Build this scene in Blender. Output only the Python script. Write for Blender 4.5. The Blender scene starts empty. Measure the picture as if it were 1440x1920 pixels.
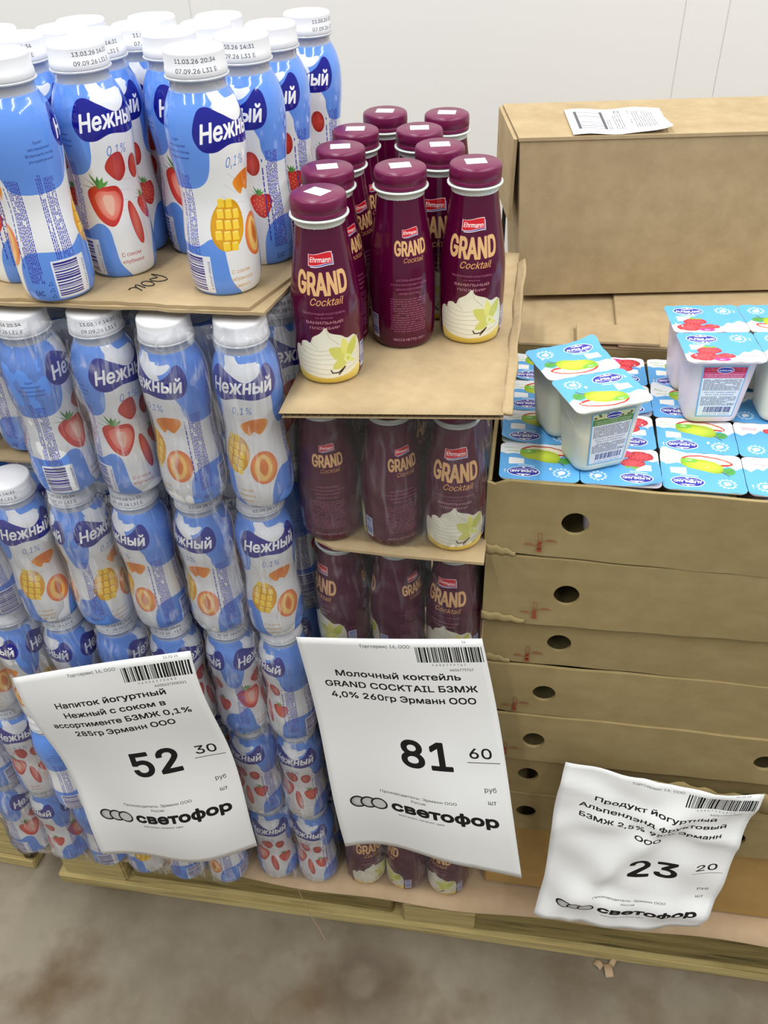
import bpy, bmesh, math, random
import numpy as np
from mathutils import Matrix, Vector
random.seed(7); RNG = np.random.RandomState(11)
SC = bpy.context.scene
COL = SC.collection

# ------------------------------------------------------------------ camera, world, light, exposure
F_PX, PITCH, ROLL, YAW, CAM_Z = 1650.0, math.radians(39), math.radians(2.25), math.radians(10.4), 1.347
fw = Vector((-math.sin(YAW)*math.cos(PITCH), math.cos(YAW)*math.cos(PITCH), -math.sin(PITCH)))
rt = Vector((math.cos(YAW), math.sin(YAW), 0)); dn = -rt.cross(fw)
ix = math.cos(ROLL)*rt + math.sin(ROLL)*dn; iy = math.cos(ROLL)*dn - math.sin(ROLL)*rt
cd = bpy.data.cameras.new('camera'); cam = bpy.data.objects.new('camera', cd); COL.objects.link(cam)
cd.sensor_fit = 'VERTICAL'; cd.sensor_height = 24; cd.sensor_width = 18; cd.lens = F_PX/1920*24; cd.clip_start = .01
cam.matrix_world = Matrix(((ix.x, -iy.x, -fw.x, 0), (ix.y, -iy.y, -fw.y, 0), (ix.z, -iy.z, -fw.z, CAM_Z), (0, 0, 0, 1)))
SC.camera = cam
w = bpy.data.worlds.new('world'); SC.world = w; w.use_nodes = True
w.node_tree.nodes['Background'].inputs[0].default_value = (.95, .98, 1, 1)
w.node_tree.nodes['Background'].inputs[1].default_value = .38
def area(name, loc, sx, sy, power, col=(1, .99, .96), aim=None):
    l = bpy.data.lights.new(name, 'AREA'); l.shape = 'RECTANGLE'; l.size = sx; l.size_y = sy; l.energy = power; l.color = col
    o = bpy.data.objects.new(name, l); o.location = loc; COL.objects.link(o)
    if aim: o.rotation_euler = (Vector(aim)-Vector(loc)).to_track_quat('-Z', 'Y').to_euler()
    return o
for i, x in enumerate((-1.9, -.55, .8, 2.1)):
    area('ceiling_lamp', (x, .25, 2.75), .09, 3.4, 41)
SC.view_settings.view_transform = 'Standard'; SC.view_settings.look = 'None'
SC.view_settings.exposure = 0.0; SC.view_settings.gamma = 1; SC.view_settings.use_curve_mapping = False
SC.cycles.transparent_max_bounces = 16; SC.cycles.max_bounces = 8; SC.cycles.use_denoising = True

# ------------------------------------------------------------------ raster helpers: flat print only
_tc = {}
FONT = None
try:      # Blender's own bundled sans; the built-in font serves when it is missing
    import os
    FONT = bpy.data.fonts.load(os.path.join(bpy.utils.system_resource('DATAFILES'), 'fonts', 'Inter.woff2'))
except Exception: pass
def text_tris(s, bold):
    k = s
    if k not in _tc:
        c = bpy.data.curves.new('t', 'FONT'); c.body = s
        if FONT: c.font = FONT
        c.size = 1; c.resolution_u = 3; c.fill_mode = 'NONE'
        o = bpy.data.objects.new('t', c); COL.objects.link(o)
        dg = bpy.context.evaluated_depsgraph_get(); m = o.evaluated_get(dg).to_mesh()
        v = np.array([p.co[:2] for p in m.vertices]) if len(m.vertices) else np.zeros((0, 2))
        t = np.array([e.vertices[:] for e in m.edges]) if len(m.edges) else np.zeros((0, 2), int)
        # contours: walk the edges in order
        nx = {}
        for a, b in t: nx.setdefault(int(a), []).append(int(b)); nx.setdefault(int(b), []).append(int(a))
        seen, loops = set(), []
        for a in nx:
            if a in seen: continue
            L, cur = [], a
            while cur is not None and cur not in seen:
                seen.add(cur); L.append(cur); cur = next((q for q in sorted(nx[cur], key=lambda q: abs(q-L[-1])) if q not in seen), None)
            if len(L) > 2:
                if L[1] < L[-1] or True:
                    if L[0] < L[1]: pass
                    else: L = L[::-1]
                loops.append(L)
        t = loops
        o.evaluated_get(dg).to_mesh_clear()
        bpy.data.objects.remove(o); bpy.data.curves.remove(c)
        _tc[k] = (v, t)
    return _tc[k]
class Canvas:
    def __init__(s, w, h, bg, ss=2):
        s.w, s.h, s.ss = w, h, ss
        s.a = np.empty((h*ss, w*ss, 3), np.float32); s.a[:] = bg
    def _put(s, y0, y1, x0, x1, m, col):
        if callable(col):
            yy, xx = np.mgrid[y0:y1, x0:x1]; c = col(xx/s.ss, yy/s.ss); s.a[y0:y1, x0:x1][m] = c[m]
        else: s.a[y0:y1, x0:x1][m] = col
    def poly(s, pts, col, wrap=False):
        if wrap:
            for d in (-s.w, 0, s.w): s.poly([(x+d, y) for x, y in pts], col)
            return
        p = np.array(pts, float)*s.ss; H, W = s.a.shape[:2]
        x0, x1 = int(max(0, math.floor(p[:, 0].min()))), int(min(W, math.ceil(p[:, 0].max())+1))
        y0, y1 = int(max(0, math.floor(p[:, 1].min()))), int(min(H, math.ceil(p[:, 1].max())+1))
        if x1 <= x0 or y1 <= y0: return
        m = np.zeros((y1-y0, x1-x0), bool); q = np.roll(p, -1, 0)
        for r in range(y0, y1):
            y = r+.5; k = (p[:, 1] <= y) != (q[:, 1] <= y)
            if not k.any(): continue
            xs = np.sort(p[k, 0]+(y-p[k, 1])*(q[k, 0]-p[k, 0])/(q[k, 1]-p[k, 1]))
            for a, b in zip(xs[::2], xs[1::2]):
                m[r-y0, max(0, int(round(a))-x0):max(0, int(round(b))-x0)] = True
        s._put(y0, y1, x0, x1, m, col)
    def loops(s, v, t, col, bold):
        # non-zero winding fill of closed contours (so overlapping strokes stay solid); bold = stroke the fill outwards
        H, W = s.a.shape[:2]; v = v*s.ss; bo = max(0, bold*s.ss)
        x0, x1 = int(max(0, v[:, 0].min()-bo-2)), int(min(W, v[:, 0].max()+bo+3)); y0, y1 = int(max(0, v[:, 1].min()-bo-2)), int(min(H, v[:, 1].max()+bo+3))
        if x1 <= x0 or y1 <= y0: return
        wn = np.zeros((y1-y0, x1-x0+1), np.int16)
        for L in t:
            p = v[L]; q = np.roll(p, -1, 0)
            for (ax, ay), (bx, by) in zip(p, q):
                if ay == by: continue
                lo, hi, sg = (ay, by, 1) if ay < by else (by, ay, -1)
                r = np.arange(max(y0, int(math.ceil(lo-.5))), min(y1-1, int(math.ceil(hi-.5))-1)+1)
                if not len(r): continue
                xx = ax+(r+.5-ay)*(bx-ax)/(by-ay); ci = np.clip(np.round(xx).astype(int)-x0, 0, x1-x0)
                np.add.at(wn, (r-y0, ci), sg)
        m = np.cumsum(wn, axis=1)[:, :x1-x0] != 0
        if bo > .3:
            k = m.copy(); n = int(round(bo)) or 1
            for dy in range(-n, n+1):
                for dx in range(-n, n+1):
                    if dx*dx+dy*dy > bo*bo+.3 or (dx == 0 and dy == 0): continue
                    k[max(0, dy):m.shape[0]+min(0, dy), max(0, dx):m.shape[1]+min(0, dx)] |= m[max(0, -dy):m.shape[0]-max(0, dy), max(0, -dx):m.shape[1]-max(0, dx)]
            m = k
        s._put(y0, y1, x0, x1, m, col)
    def tris(s, v, t, col):
        H, W = s.a.shape[:2]; v = v*s.ss
        for tri in t:
            p = v[tri]; x0 = max(0, int(p[:, 0].min())); x1 = min(W, int(p[:, 0].max())+2)
            y0 = max(0, int(p[:, 1].min())); y1 = min(H, int(p[:, 1].max())+2)
            if x1 <= x0 or y1 <= y0: continue
            X = np.arange(x0, x1)+.5; Y = (np.arange(y0, y1)+.5)[:, None]
            (ax, ay), (bx, by), (cx, cy) = p
            d = (bx-ax)*(cy-ay)-(by-ay)*(cx-ax)
            if abs(d) < 1e-9: continue
            sg = 1 if d > 0 else -1; e = -1e-3
            m = (sg*((bx-ax)*(Y-ay)-(by-ay)*(X-ax)) >= e) & (sg*((cx-bx)*(Y-by)-(cy-by)*(X-bx)) >= e) & (sg*((ax-cx)*(Y-cy)-(ay-cy)*(X-cx)) >= e)
            s._put(y0, y1, x0, x1, m, col)
    def text(s, st, x, y, size, col, bold=0, shear=0, align='c', rot=0, sx=1, width=None, warp=None):
        v, t = text_tris(st, bold)
        if not len(t): return
        v = v.copy(); w0 = v[:, 0].max()-v[:, 0].min()
        v[:, 0] -= v[:, 0].min()
        if width: sx = width/(w0*size)
        v[:, 0] += shear*v[:, 1]; v[:, 0] *= sx*size; v[:, 1] *= size
        W = v[:, 0].max()
        if align == 'c': v[:, 0] -= W/2
        if align == 'r': v[:, 0] -= W
        if warp: v = np.array([warp(a, b) for a, b in v])
        c, n = math.cos(rot), math.sin(rot)
        s.loops(np.stack([x+v[:, 0]*c-v[:, 1]*n, y+v[:, 0]*n+v[:, 1]*c], 1), t, col, bold*size)
    def rect(s, x0, y0, x1, y1, col): s.poly([(x0, y0), (x1, y0), (x1, y1), (x0, y1)], col)
    def blob(s, pts, col, wrap=False, n=10): s.poly(spline(pts, n), col, wrap)
    def ell(s, cx, cy, rx, ry, col, rot=0, n=40, jag=0):
        c, q = math.cos(rot), math.sin(rot); P = []
        for i in range(n):
            a = i*2*math.pi/n; k = 1+(jag if i % 2 else -jag); x, y = rx*k*math.cos(a), ry*k*math.sin(a); P.append((cx+x*c-y*q, cy+x*q+y*c))
        s.poly(P, col)
    def line(s, pts, wd, col):
        for (a, b), (c, d) in zip(pts, pts[1:]):
            L = math.hypot(c-a, d-b) or 1; nx, ny = -(d-b)/L*wd/2, (c-a)/L*wd/2
            s.poly([(a+nx, b+ny), (c+nx, d+ny), (c-nx, d-ny), (a-nx, b-ny)], col); s.ell(c, d, wd/2, wd/2, col, n=8)
    def dashes(s, x0, y0, x1, y1, pitch, th, col, vertical=False, seg=(6, 26), gap=3, p=.93):
        a0, a1, b0, b1 = (x0, x1, y0, y1) if not vertical else (y0, y1, x0, x1)
        b = b0
        while b+th <= b1:
            a = a0
            while a < a1:
                L = random.uniform(*seg)
                if random.random() < p:
                    e = min(a1, a+L)
                    if vertical: s.rect(b, a, b+th, e, col)
                    else: s.rect(a, b, e, b+th, col)
                a += L+gap
            b += pitch
    def bars(s, x0, y0, x1, y1, col, horizontal=False, unit=2.2):
        a, e = (x0, x1) if not horizontal else (y0, y1)
        while a < e:
            t = unit*random.choice((1, 1, 2, 3))
            if horizontal: s.rect(x0, a, x1, min(e, a+t), col)
            else: s.rect(a, y0, min(e, a+t), y1, col)
            a += t+unit*random.choice((1, 1, 2))
    def image(s, name):
        k = s.ss; a = s.a.reshape(s.h, k, s.w, k, 3).mean((1, 3))
        im = bpy.data.images.new(name, s.w, s.h, alpha=False)
        f = np.ones((s.h, s.w, 4), np.float32); f[:, :, :3] = np.clip(a, 0, 1)
        im.pixels.foreach_set(f.ravel()); im.update(); im.pack(); s.a = None
        return im
def spline(P, n=10):
    out = []; N = len(P)
    for i in range(N):
        p0, p1, p2, p3 = (np.array(P[(i+k-1) % N], float) for k in range(4))
        for j in range(n):
            t = j/n; out.append(tuple(.5*((2*p1)+(-p0+p2)*t+(2*p0-5*p1+4*p2-p3)*t*t+(-p0+3*p1-3*p2+p3)*t**3)))
    return out
def rgb(*c): return tuple(v/255 for v in c)
def shade(cx, cy, rx, ry, c0, c1, c2=None, grain=.04, seed=1):
    # printed picture of a round fruit: colour c0 in the middle to c1 at the outline
    def f(x, y):
        d = np.clip(np.sqrt(((x-cx)/rx)**2+((y-cy)/ry)**2), 0, 1)[..., None]
        c = np.array(c0)*(1-d**2)+np.array(c1)*d**2
        if c2 is not None:
            k = np.clip(((y-cy)/ry)*.5+.5, 0, 1)[..., None]; c = c*(1-.4*k)+np.array(c2)*.4*k
        c = c+grain*np.sin(x*1.9+seed)[..., None]*np.sin(y*2.3+x*.6)[..., None]
        return c.astype(np.float32)
    return f

NAVY, SKY, WHITE = rgb(22, 24, 140), rgb(100, 150, 235), rgb(236, 238, 240)
INK = rgb(70, 75, 170)
def strawberry(c, x, y, s, cut=True, rot=0):
    red, dark = rgb(222, 74, 62), rgb(190, 38, 34)
    pts = [(-.95, .45), (-.5, .85), (.1, .8), (.75, .75), (.98, .25), (.7, -.45), (.15, -1.0), (-.55, -.55)]
    R = lambda a, b: (x+s*(a*math.cos(rot)-b*math.sin(rot)), y+s*(a*math.sin(rot)+b*math.cos(rot)))
    c.blob([R(*p) for p in pts], shade(x, y, s*1.1, s*1.1, red, dark, grain=.05))
    if cut:
        c.blob([R(a*.72+.12, b*.72) for a, b in pts], shade(x+.1*s, y, s*.8, s*.8, rgb(244, 168, 150), rgb(225, 92, 78), grain=.02))
        c.blob([R(a*.3+.15, b*.5) for a, b in pts], rgb(238, 190, 170))
    else:
        for i in range(26):
            a, r = i*2.4, .16*math.sqrt(i); c.ell(*R(r*math.cos(a), r*math.sin(a)-.05), s*.035, s*.05, rgb(240, 190, 120))
    for a in (-1.3, -.8, -.35, .1, .5, .95):
        L = 1.0 if a < 0 else .75
        p = [R(-.25+.02*a, .72), R(-.25+L*.5*math.sin(a)-.08, .72+L*.5*math.cos(a)), R(-.25+L*math.sin(a), .68+L*.85*math.cos(a)), R(-.25+L*.5*math.sin(a)+.14, .66+L*.42*math.cos(a))]
        c.poly(p, rgb(70, 135, 60) if a < .4 else rgb(95, 160, 75))
def mango(c, x, y, s):
    c.ell(x, y, s*.95, s*1.25, shade(x, y, s, s*1.3, rgb(246, 200, 40), rgb(214, 150, 20)), rot=-.35)
    c.ell(x, y, s*.80, s*1.08, shade(x, y, s, s*1.3, rgb(216, 150, 20), rgb(232, 172, 28)), rot=-.35)
    for i in range(-2, 3):
        for j in range(-2, 3):
            px, py = x+s*(.46*j+.12*i), y+s*(.50*i-.06*j)
            if ((px-x)/(s*.92))**2+((py-y)/(s*1.15))**2 < 1:
                q = s*.185; c.poly([(px-q, py-q*.9), (px+q*.9, py-q), (px+q, py+q*.9), (px-q*.9, py+q)], rgb(252, 214, 62))
                c.poly([(px-q*.9, py+q), (px+q, py+q*.9), (px+q*.8, py+q*1.35), (px-q*.7, py+q*1.4)], rgb(255, 232, 120))
def apricot(c, x, y, s, rx=.8):
    c.ell(x, y, s*rx, s, shade(x, y, s*rx, s, rgb(246, 190, 92), rgb(232, 120, 70)), rot=-.15)
    c.ell(x-s*.05, y, s*.62*rx, s*.8, rgb(250, 205, 120), rot=-.1)
    c.blob([(x-s*.02, y+s*.62), (x+s*.32*rx, y+s*.05), (x, y-s*.5), (x-s*.34*rx, y)], shade(x, y, s*.4, s*.6, rgb(220, 120, 50), rgb(236, 150, 80)))
def orange_slice(c, x, y, s):
    c.blob([(x-s, y+s*.1), (x-s*.2, y+s*.55), (x+s*.8, y+s*.5), (x+s, y+.1*s), (x+s*.4, y-s*.55), (x-s*.1, y-s*.35), (x-s*.45, y-s*.6)], shade(x, y+s*.2, s, s, rgb(226, 122, 30), rgb(246, 164, 60)))
def yogurt_wrap(kind):
    W, H = 1024, 800; c = Canvas(W, H, WHITE)
    U = lambda u, v: (u*W, v*H)
    # soft milk folds in the printed picture
    for u0 in (.42, .825):
        for k in range(5):
            x, y = U(u0+.02*k, .40+.05*k); c.line([(x-60, y+30), (x-10, y-10), (x+60, y-20)], 5, rgb(222, 224, 228))
    # sky-blue fields
    for off in (0, 1):
        o = off
        c.poly([U(-.06+o, 1.0)]+[U(.41+o, 1.0)]+[U(*p) for p in [(.40+o, .9), (.365+o, .72)]]+[(a, b) for a, b in spline([U(.36+o, .70), U(.345+o, .625), (U(.31+o, .585)), U(.2+o, .575), U(.09+o, .575), U(.045+o, .615), U(.03+o, .70), U(.05+o, .9), U(.2+o, .98), U(.33+o, .9)], 8)], SKY)
        c.blob([U(-.06+o, .93), U(.0+o, 1.05), U(.4+o, 1.05), U(.38+o, .8), U(.365+o, .66), U(.33+o, .595), U(.26+o, .57), U(.12+o, .57), U(.05+o, .60), U(.03+o, .70)], SKY)
        c.blob([U(.60+o-1*0, 1.04), U(.80+o, 1.04), U(.79+o, .80), U(.765+o, .64), U(.725+o, .56), U(.675+o, .56), U(.645+o, .63), U(.635+o, .75)], SKY)
        c.blob([U(.02+o, -.05), U(.0+o, .12), U(.03+o, .24), U(.10+o, .285), U(.25+o, .28), U(.33+o, .325), U(.375+o, .29), U(.385+o, .2), U(.395+o, .1), U(.44+o, -.04), U(.2+o, -.06)], SKY)
        c.blob([U(.60+o, -.05), U(.575+o, .06), U(.595+o, .18), U(.64+o, .27), U(.70+o, .28), U(.76+o, .33), U(.785+o, .24), U(.80+o, .1), U(.84+o, -.04), U(.7+o, -.06)], SKY)
        c.blob([U(.60+o-1, -.05), U(.575+o-1, .06), U(.595+o-1, .18), U(.64+o-1, .27), U(.70+o-1, .28), U(.76+o-1, .33), U(.785+o-1, .24), U(.80+o-1, .1), U(.84+o-1, -.04)], SKY)
    c.rect(0, H*.965, W, H, SKY)
    for o in (0, .405, -.595):
        c.blob([U(.405+o, 1.01), U(.435+o, 1.03), U(.465+o, 1.01), U(.50+o, .965), U(.555+o, .95), U(.60+o, .955), U(.605+o, .935), U(.55+o, .90), U(.47+o, .92), U(.425+o, .955)], rgb(240, 243, 248), n=14)
    for o in (0, .405, -.595):
        c.blob([U(.345+o, .925), U(.39+o, .945), U(.45+o, .91), U(.52+o, .865), U(.58+o, .89), U(.63+o, .945), U(.665+o, .92), U(.672+o, .83), U(.64+o, .765), U(.56+o, .755), U(.47+o, .77), U(.40+o, .745), U(.345+o, .76), U(.32+o, .83)], NAVY)
        c.text('Нежный', (.497+o)*W, .795*H, 118, (1, 1, 1), bold=.022, shear=.2, width=.292*W, warp=lambda a, b: (a, b*1.1+9*math.cos(a/95)-4))
        c.text('0,1%', (.485+o)*W, .665*H, 74, rgb(86, 128, 205), bold=.004, shear=.3, width=.095*W)
        x = lambda u: (u+o)*W
        if kind == 'strawberry':
            c.blob([(x(.415), .60*H), (x(.45), .665*H), (x(.50), .67*H), (x(.515), .58*H), (x(.47), .53*H)], shade(x(.46), .6*H, 60, 60, rgb(200, 70, 60), rgb(180, 40, 40)))
            strawberry(c, x(.385), .42*H, 92)
            c.ell(x(.508), .30*H, 26, 96, shade(x(.508), .3*H, 26, 96, rgb(226, 120, 105), rgb(196, 62, 58)), rot=.12)
            c.ell(x(.575), .58*H, 38, 52, shade(x(.575), .58*H, 38, 52, rgb(214, 74, 60), rgb(170, 40, 38)), rot=.2)
            strawberry(c, x(.60), .36*H, 56, cut=False)
            c.text('С соком', x(.45), .135*H, 34, rgb(176, 50, 45), bold=.012)
            c.text('клубники', x(.455), .095*H, 34, rgb(176, 50, 45), bold=.012)
        else:
            orange_slice(c, x(.535), .575*H, 74)
            mango(c, x(.412), .385*H, 84)
            apricot(c, x(.555), .30*H, 88)
            c.text('С соком', x(.44), .135*H, 32, rgb(200, 140, 50), bold=.012)
            c.text('абрикоса', x(.445), .095*H, 32, rgb(200, 140, 50), bold=.012)
            c.text('и манго', x(.44), .055*H, 32, rgb(200, 140, 50), bold=.012)
    c.text('285 г', .70*W, .08*H, 40, rgb(30, 50, 120), bold=.01)
    P2 = rgb(64, 66, 176)
    for u0, u1, v0, v1 in ((.19, .215, .24, .66), (.222, .275, .24, .64), (.05, .115, .12, .64), (.70, .755, .14, .62)):
        c.dashes(u0*W, v0*H, u1*W, v1*H, 8.5, 4.6, P2, vertical=True, seg=(5, 18), gap=3)
    c.dashes(.027*W, .16*H, .040*W, .60*H, 10, 6, P2, vertical=True, seg=(14, 30), gap=5)
    for k, st in enumerate(('Будет', 'наслаждение!', 'Встряхните перед', 'употреблением!')):
        c.text(st, .235*W, (.80-.028*k)*H, 20, rgb(20, 40, 110), bold=.01)
    c.rect(.157*W, .03*H, .312*W, .235*H, rgb(238, 240, 245))
    c.bars(.165*W, .045*H, .275*W, .225*H, rgb(52, 46, 140), horizontal=True, unit=3)
    c.text('4 605627 008208', .307*W, .13*H, 20, rgb(52, 46, 140), rot=math.pi/2)
    c.text('ЕАС', .075*W, .05*H, 44, rgb(20, 50, 130), bold=.02, sx=.7)
    for k in range(3): c.line([(.125*W, (.04+.035*k)*H), (.14*W, (.06+.035*k)*H), (.145*W, (.04+.035*k)*H), (.125*W, (.04+.035*k)*H)], 2, rgb(20, 50, 130))
    return c.image('yogurt_wrap_'+kind)
MAROON = rgb(80, 4, 46); GOLD = rgb(226, 180, 124)
def cocktail_wrap():
    W, H = 1024, 720; c = Canvas(W, H, MAROON)
    def logo(u, vs, k):
        x, y = u*W, vs*H
        wv = lambda a: 5*k*math.sin(a/(30*k))
        top = [(x+t*66*k, y+150*k+22*k+wv(t*66*k)) for t in np.linspace(-1, 1, 14)]; bot = [(x+t*66*k, y+150*k-22*k+wv(t*66*k)) for t in np.linspace(1, -1, 14)]
        c.poly([(a+8*k, b-9*k) for a, b in top+bot], (1, 1, 1)); c.poly([(a+6*k, b-6*k) for a, b in top+bot], rgb(30, 40, 140))
        c.poly([((a-x)*1.05+x, (b-y-150*k)*1.12+y+150*k) for a, b in top+bot], rgb(245, 225, 225)); c.poly(top+bot, rgb(208, 30, 42))
        c.text('Ehrmann', x, y+137*k, 40*k, (1, 1, 1), bold=.02, shear=.15, width=116*k)
        c.text('GRAND', x, y-2*k, 182*k, GOLD, bold=.026, width=262*k, warp=lambda a, b: (a, b+(4e-4*a*a/k if b > 1 else 4e-4*a*a/k)))
        c.text('Cocktail', x+18*k, y-48*k, 62*k, rgb(222, 170, 100), bold=.008, shear=.35, width=160*k)
    logo(.5, .622, 1); logo(.92, .665, .68); logo(-.08, .665, .68)
    pk = rgb(190, 130, 160)
    c.text('МОЛОЧНЫЙ КОКТЕЙЛЬ', .5*W, .497*H, 18, pk, width=205); c.text('со вкусом', .5*W, .473*H, 15, pk, width=80)
    c.text('ВАНИЛЬНЫЙ', .5*W, .437*H, 26, rgb(214, 170, 175), width=175); c.text('ПЛОМБИР', .5*W, .402*H, 24, rgb(214, 170, 175), width=140)
    for k, st in enumerate(('КОКТЕЙЛЬ МОЛОЧНЫЙ', 'УЛЬТРАПАСТЕРИЗОВАННЫЙ СО ВКУСОМ', '«ВАНИЛЬНЫЙ ПЛОМБИР»', '«GRAND COCKTAIL»')):
        c.text(st, .905*W, (.50-.030*k)*H, 20, pk, bold=.01, width=(130, 190, 140, 110)[k])
    for k in range(15): c.dashes(.81*W, (.375-.0165*k)*H, .99*W, (.383-.0165*k)*H, 9, 4, rgb(150, 80, 120), seg=(8, 28), gap=4)
    c.text('МАССА НЕТТО: 260 г', .905*W, .075*H, 26, rgb(225, 190, 200), bold=.01, width=170)
    c.rect(.685*W, .07*H, .735*W, .24*H, rgb(205, 215, 235)); c.bars(.69*W, .09*H, .73*W, .23*H, rgb(60, 80, 160), horizontal=True, unit=3)
    # ice cream swirl
    sh = rgb(212, 210, 186); CR = shade(.47*W, .16*H, 210, 220, rgb(243, 241, 224), rgb(222, 222, 200), grain=.008)
    cr = [(.328, .16), (.328, .235), (.345, .27), (.37, .262), (.378, .30), (.405, .315), (.425, .305), (.44, .345), (.475, .375), (.503, .412), (.52, .378), (.57, .352), (.60, .325), (.64, .33), (.668, .28), (.678, .18), (.66, .05), (.64, 0), (.36, 0), (.338, .05)]
    c.blob([(a*W, b*H) for a, b in cr], CR)
    for k in range(6):
        y = (.285-.033*k)*H; c.line([(W*(.352+.021*t), y-22*math.sin(t/15*math.pi)+(t-6)*1.6+3*math.sin(t*.9+k)) for t in range(16)], 3.5, sh)
    c.line([(W*.505, .40*H), (W*.515, .35*H), (W*.56, .29*H)], 5, sh); c.line([(W*.44, .34*H), (W*.43, .30*H), (W*.46, .27*H)], 4, sh); c.line([(W*.38, .295*H), (W*.375, .26*H), (W*.40, .23*H)], 4, sh)
    c.blob([(.335*W, .105*H), (.40*W, .075*H), (.5*W, .058*H), (.6*W, .075*H), (.672*W, .115*H), (.665*W, .03*H), (.64*W, -.03*H), (.36*W, -.03*H), (.342*W, .03*H)], shade(.5*W, .03*H, 190, 60, rgb(226, 196, 84), rgb(238, 218, 126)))
    for a, b in (((.333, .125), (.40, .088)), ((.40, .088), (.5, .07)), ((.5, .07), (.6, .088)), ((.6, .088), (.674, .132))): c.line([(a[0]*W, a[1]*H), (b[0]*W, b[1]*H)], 6, rgb(250, 246, 226))
    vy = [rgb(214, 214, 112), rgb(228, 226, 124), rgb(200, 204, 90)]
    fx, fy = .598*W, .185*H
    for k, (dx, dy, wv) in enumerate(((-88, 62, 26), (-20, 104, 18), (52, 96, 20), (-76, -40, 26), (40, -26, 18))):
        c.blob([(fx, fy), (fx+dx*.5-dy*wv/90, fy+dy*.5+dx*wv/90), (fx+dx, fy+dy), (fx+dx*.5+dy*wv/90, fy+dy*.5-dx*wv/90)], vy[k % 3])
    c.ell(fx, fy, 19, 21, rgb(232, 234, 160)); c.ell(fx+2, fy, 9, 11, rgb(204, 214, 90))
    c.line([(fx-14, fy-38), (fx-34, fy-60), (fx-48, fy-74)], 7, rgb(50, 34, 22)); c.line([(fx-16, fy-40), (fx-50, fy-64), (fx-78, fy-64), (fx-86, fy-50)], 6, rgb(50, 34, 22))
    return c.image('cocktail_wrap')
def lid_art(kind):
    W, H = 360, 288; c = Canvas(W, H, rgb(96, 172, 232))
    m = kind == 'raspberry'; X = (lambda x: W-x) if m else (lambda x: x)
    hill = [(0, 0), (0, 92), (30, 118), (62, 90), (86, 100), (120, 62), (160, 78), (210, 66), (250, 96), (285, 84), (330, 96), (360, 80), (360, 0)]
    c.poly([(X(x), y) for x, y in hill], rgb(238, 240, 243))
    c.poly([(X(x), y) for x, y in [(0, 92), (30, 118), (52, 96), (30, 100)]], rgb(215, 222, 232))
    lx = X(250); c.ell(lx, 226, 73, 38, (1, 1, 1)); c.ell(lx, 226, 69, 34, rgb(44, 48, 160))
    c.poly([(lx-34, 245), (lx-16, 254), (lx-8, 250), (lx+2, 262), (lx+12, 251), (lx+20, 254), (lx+34, 245)], (1, 1, 1))
    c.text('ALPENLAND', lx, 215, 34, (1, 1, 1), bold=.03, width=122); c.line([(lx-44, 207), (lx+44, 207)], 2, (1, 1, 1)); c.rect(lx-6, 194, lx+6, 201, (1, 1, 1))
    c.line([(lx-50, 184), (lx-12, 176), (lx+26, 176)], 5, rgb(225, 238, 250))
    qx = X(285); c.poly([(qx-36, 122), (qx+34, 122), (qx+34, 168), (qx-36, 168)], rgb(246, 247, 248))
    bx = X(80); c.ell(bx, 224, 34, 30, rgb(222, 236, 250)); c.ell(bx, 224, 30, 26, rgb(96, 172, 232)); c.ell(bx, 222, 17, 13, (1, 1, 1)); c.ell(bx+8, 232, 6, 9, (1, 1, 1))
    for k in range(12):
        a = k*math.pi/6; c.ell(bx+38*math.cos(a), 224+34*math.sin(a), 4, 3, (1, 1, 1))
    if not m:
        c.blob([(40, 78), (60, 48), (130, 22), (210, 18), (258, 40), (256, 66), (160, 84), (80, 92)], rgb(196, 56, 42)); c.blob([(54, 76), (70, 52), (130, 30), (206, 27), (246, 44), (240, 62), (150, 76)], rgb(246, 236, 206))
        c.blob([(84, 120), (96, 146), (140, 148), (190, 132), (244, 116), (268, 88), (262, 60), (224, 46), (160, 50), (112, 66), (88, 92)], shade(165, 98, 105, 60, rgb(204, 220, 70), rgb(140, 170, 30)))
        c.line([(96, 136), (80, 150), (66, 166)], 5, rgb(70, 60, 50)); c.blob([(36, 136), (58, 156), (84, 140), (86, 112), (60, 104), (40, 112)], rgb(84, 158, 74)); c.line([(42, 112), (76, 146)], 2, rgb(60, 120, 56))
        c.ell(232, 62, 38, 18, rgb(120, 190, 60)); c.text('95 г', 232, 56, 20, (1, 1, 1), bold=.03)
        c.text('яблоко', 300, 62, 24, rgb(120, 176, 70), shear=.3); c.text('и груша', 310, 38, 24, rgb(120, 176, 70), shear=.3)
    else:
        for (x, y, s) in ((120, 112, 56), (190, 62, 38), (84, 56, 62), (146, 44, 42)):
            c.ell(x, y, s, s*.62, shade(x, y, s, s*.62, rgb(222, 74, 84), rgb(176, 34, 48)))
            for i in range(24):
                a, r = i*2.4, .19*math.sqrt(i); c.ell(x+s*r*math.cos(a), y+s*.62*r*math.sin(a), s*.11, s*.08, rgb(232, 110, 116)); c.ell(x+s*r*math.cos(a)+1, y+s*.62*r*math.sin(a)-1, s*.07, s*.05, rgb(204, 56, 66))
        c.blob([(96, 142), (116, 160), (130, 144), (150, 156), (152, 138)], rgb(120, 180, 70)); c.ell(160, 28, 38, 16, rgb(214, 60, 140)); c.text('95 г', 160, 22, 18, (1, 1, 1), bold=.03)
        c.text('малина', 290, 52, 26, rgb(170, 50, 80), shear=.3); c.line([(250, 44), (330, 44)], 2, rgb(170, 50, 80))
    return c.image('lid_'+kind)
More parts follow.
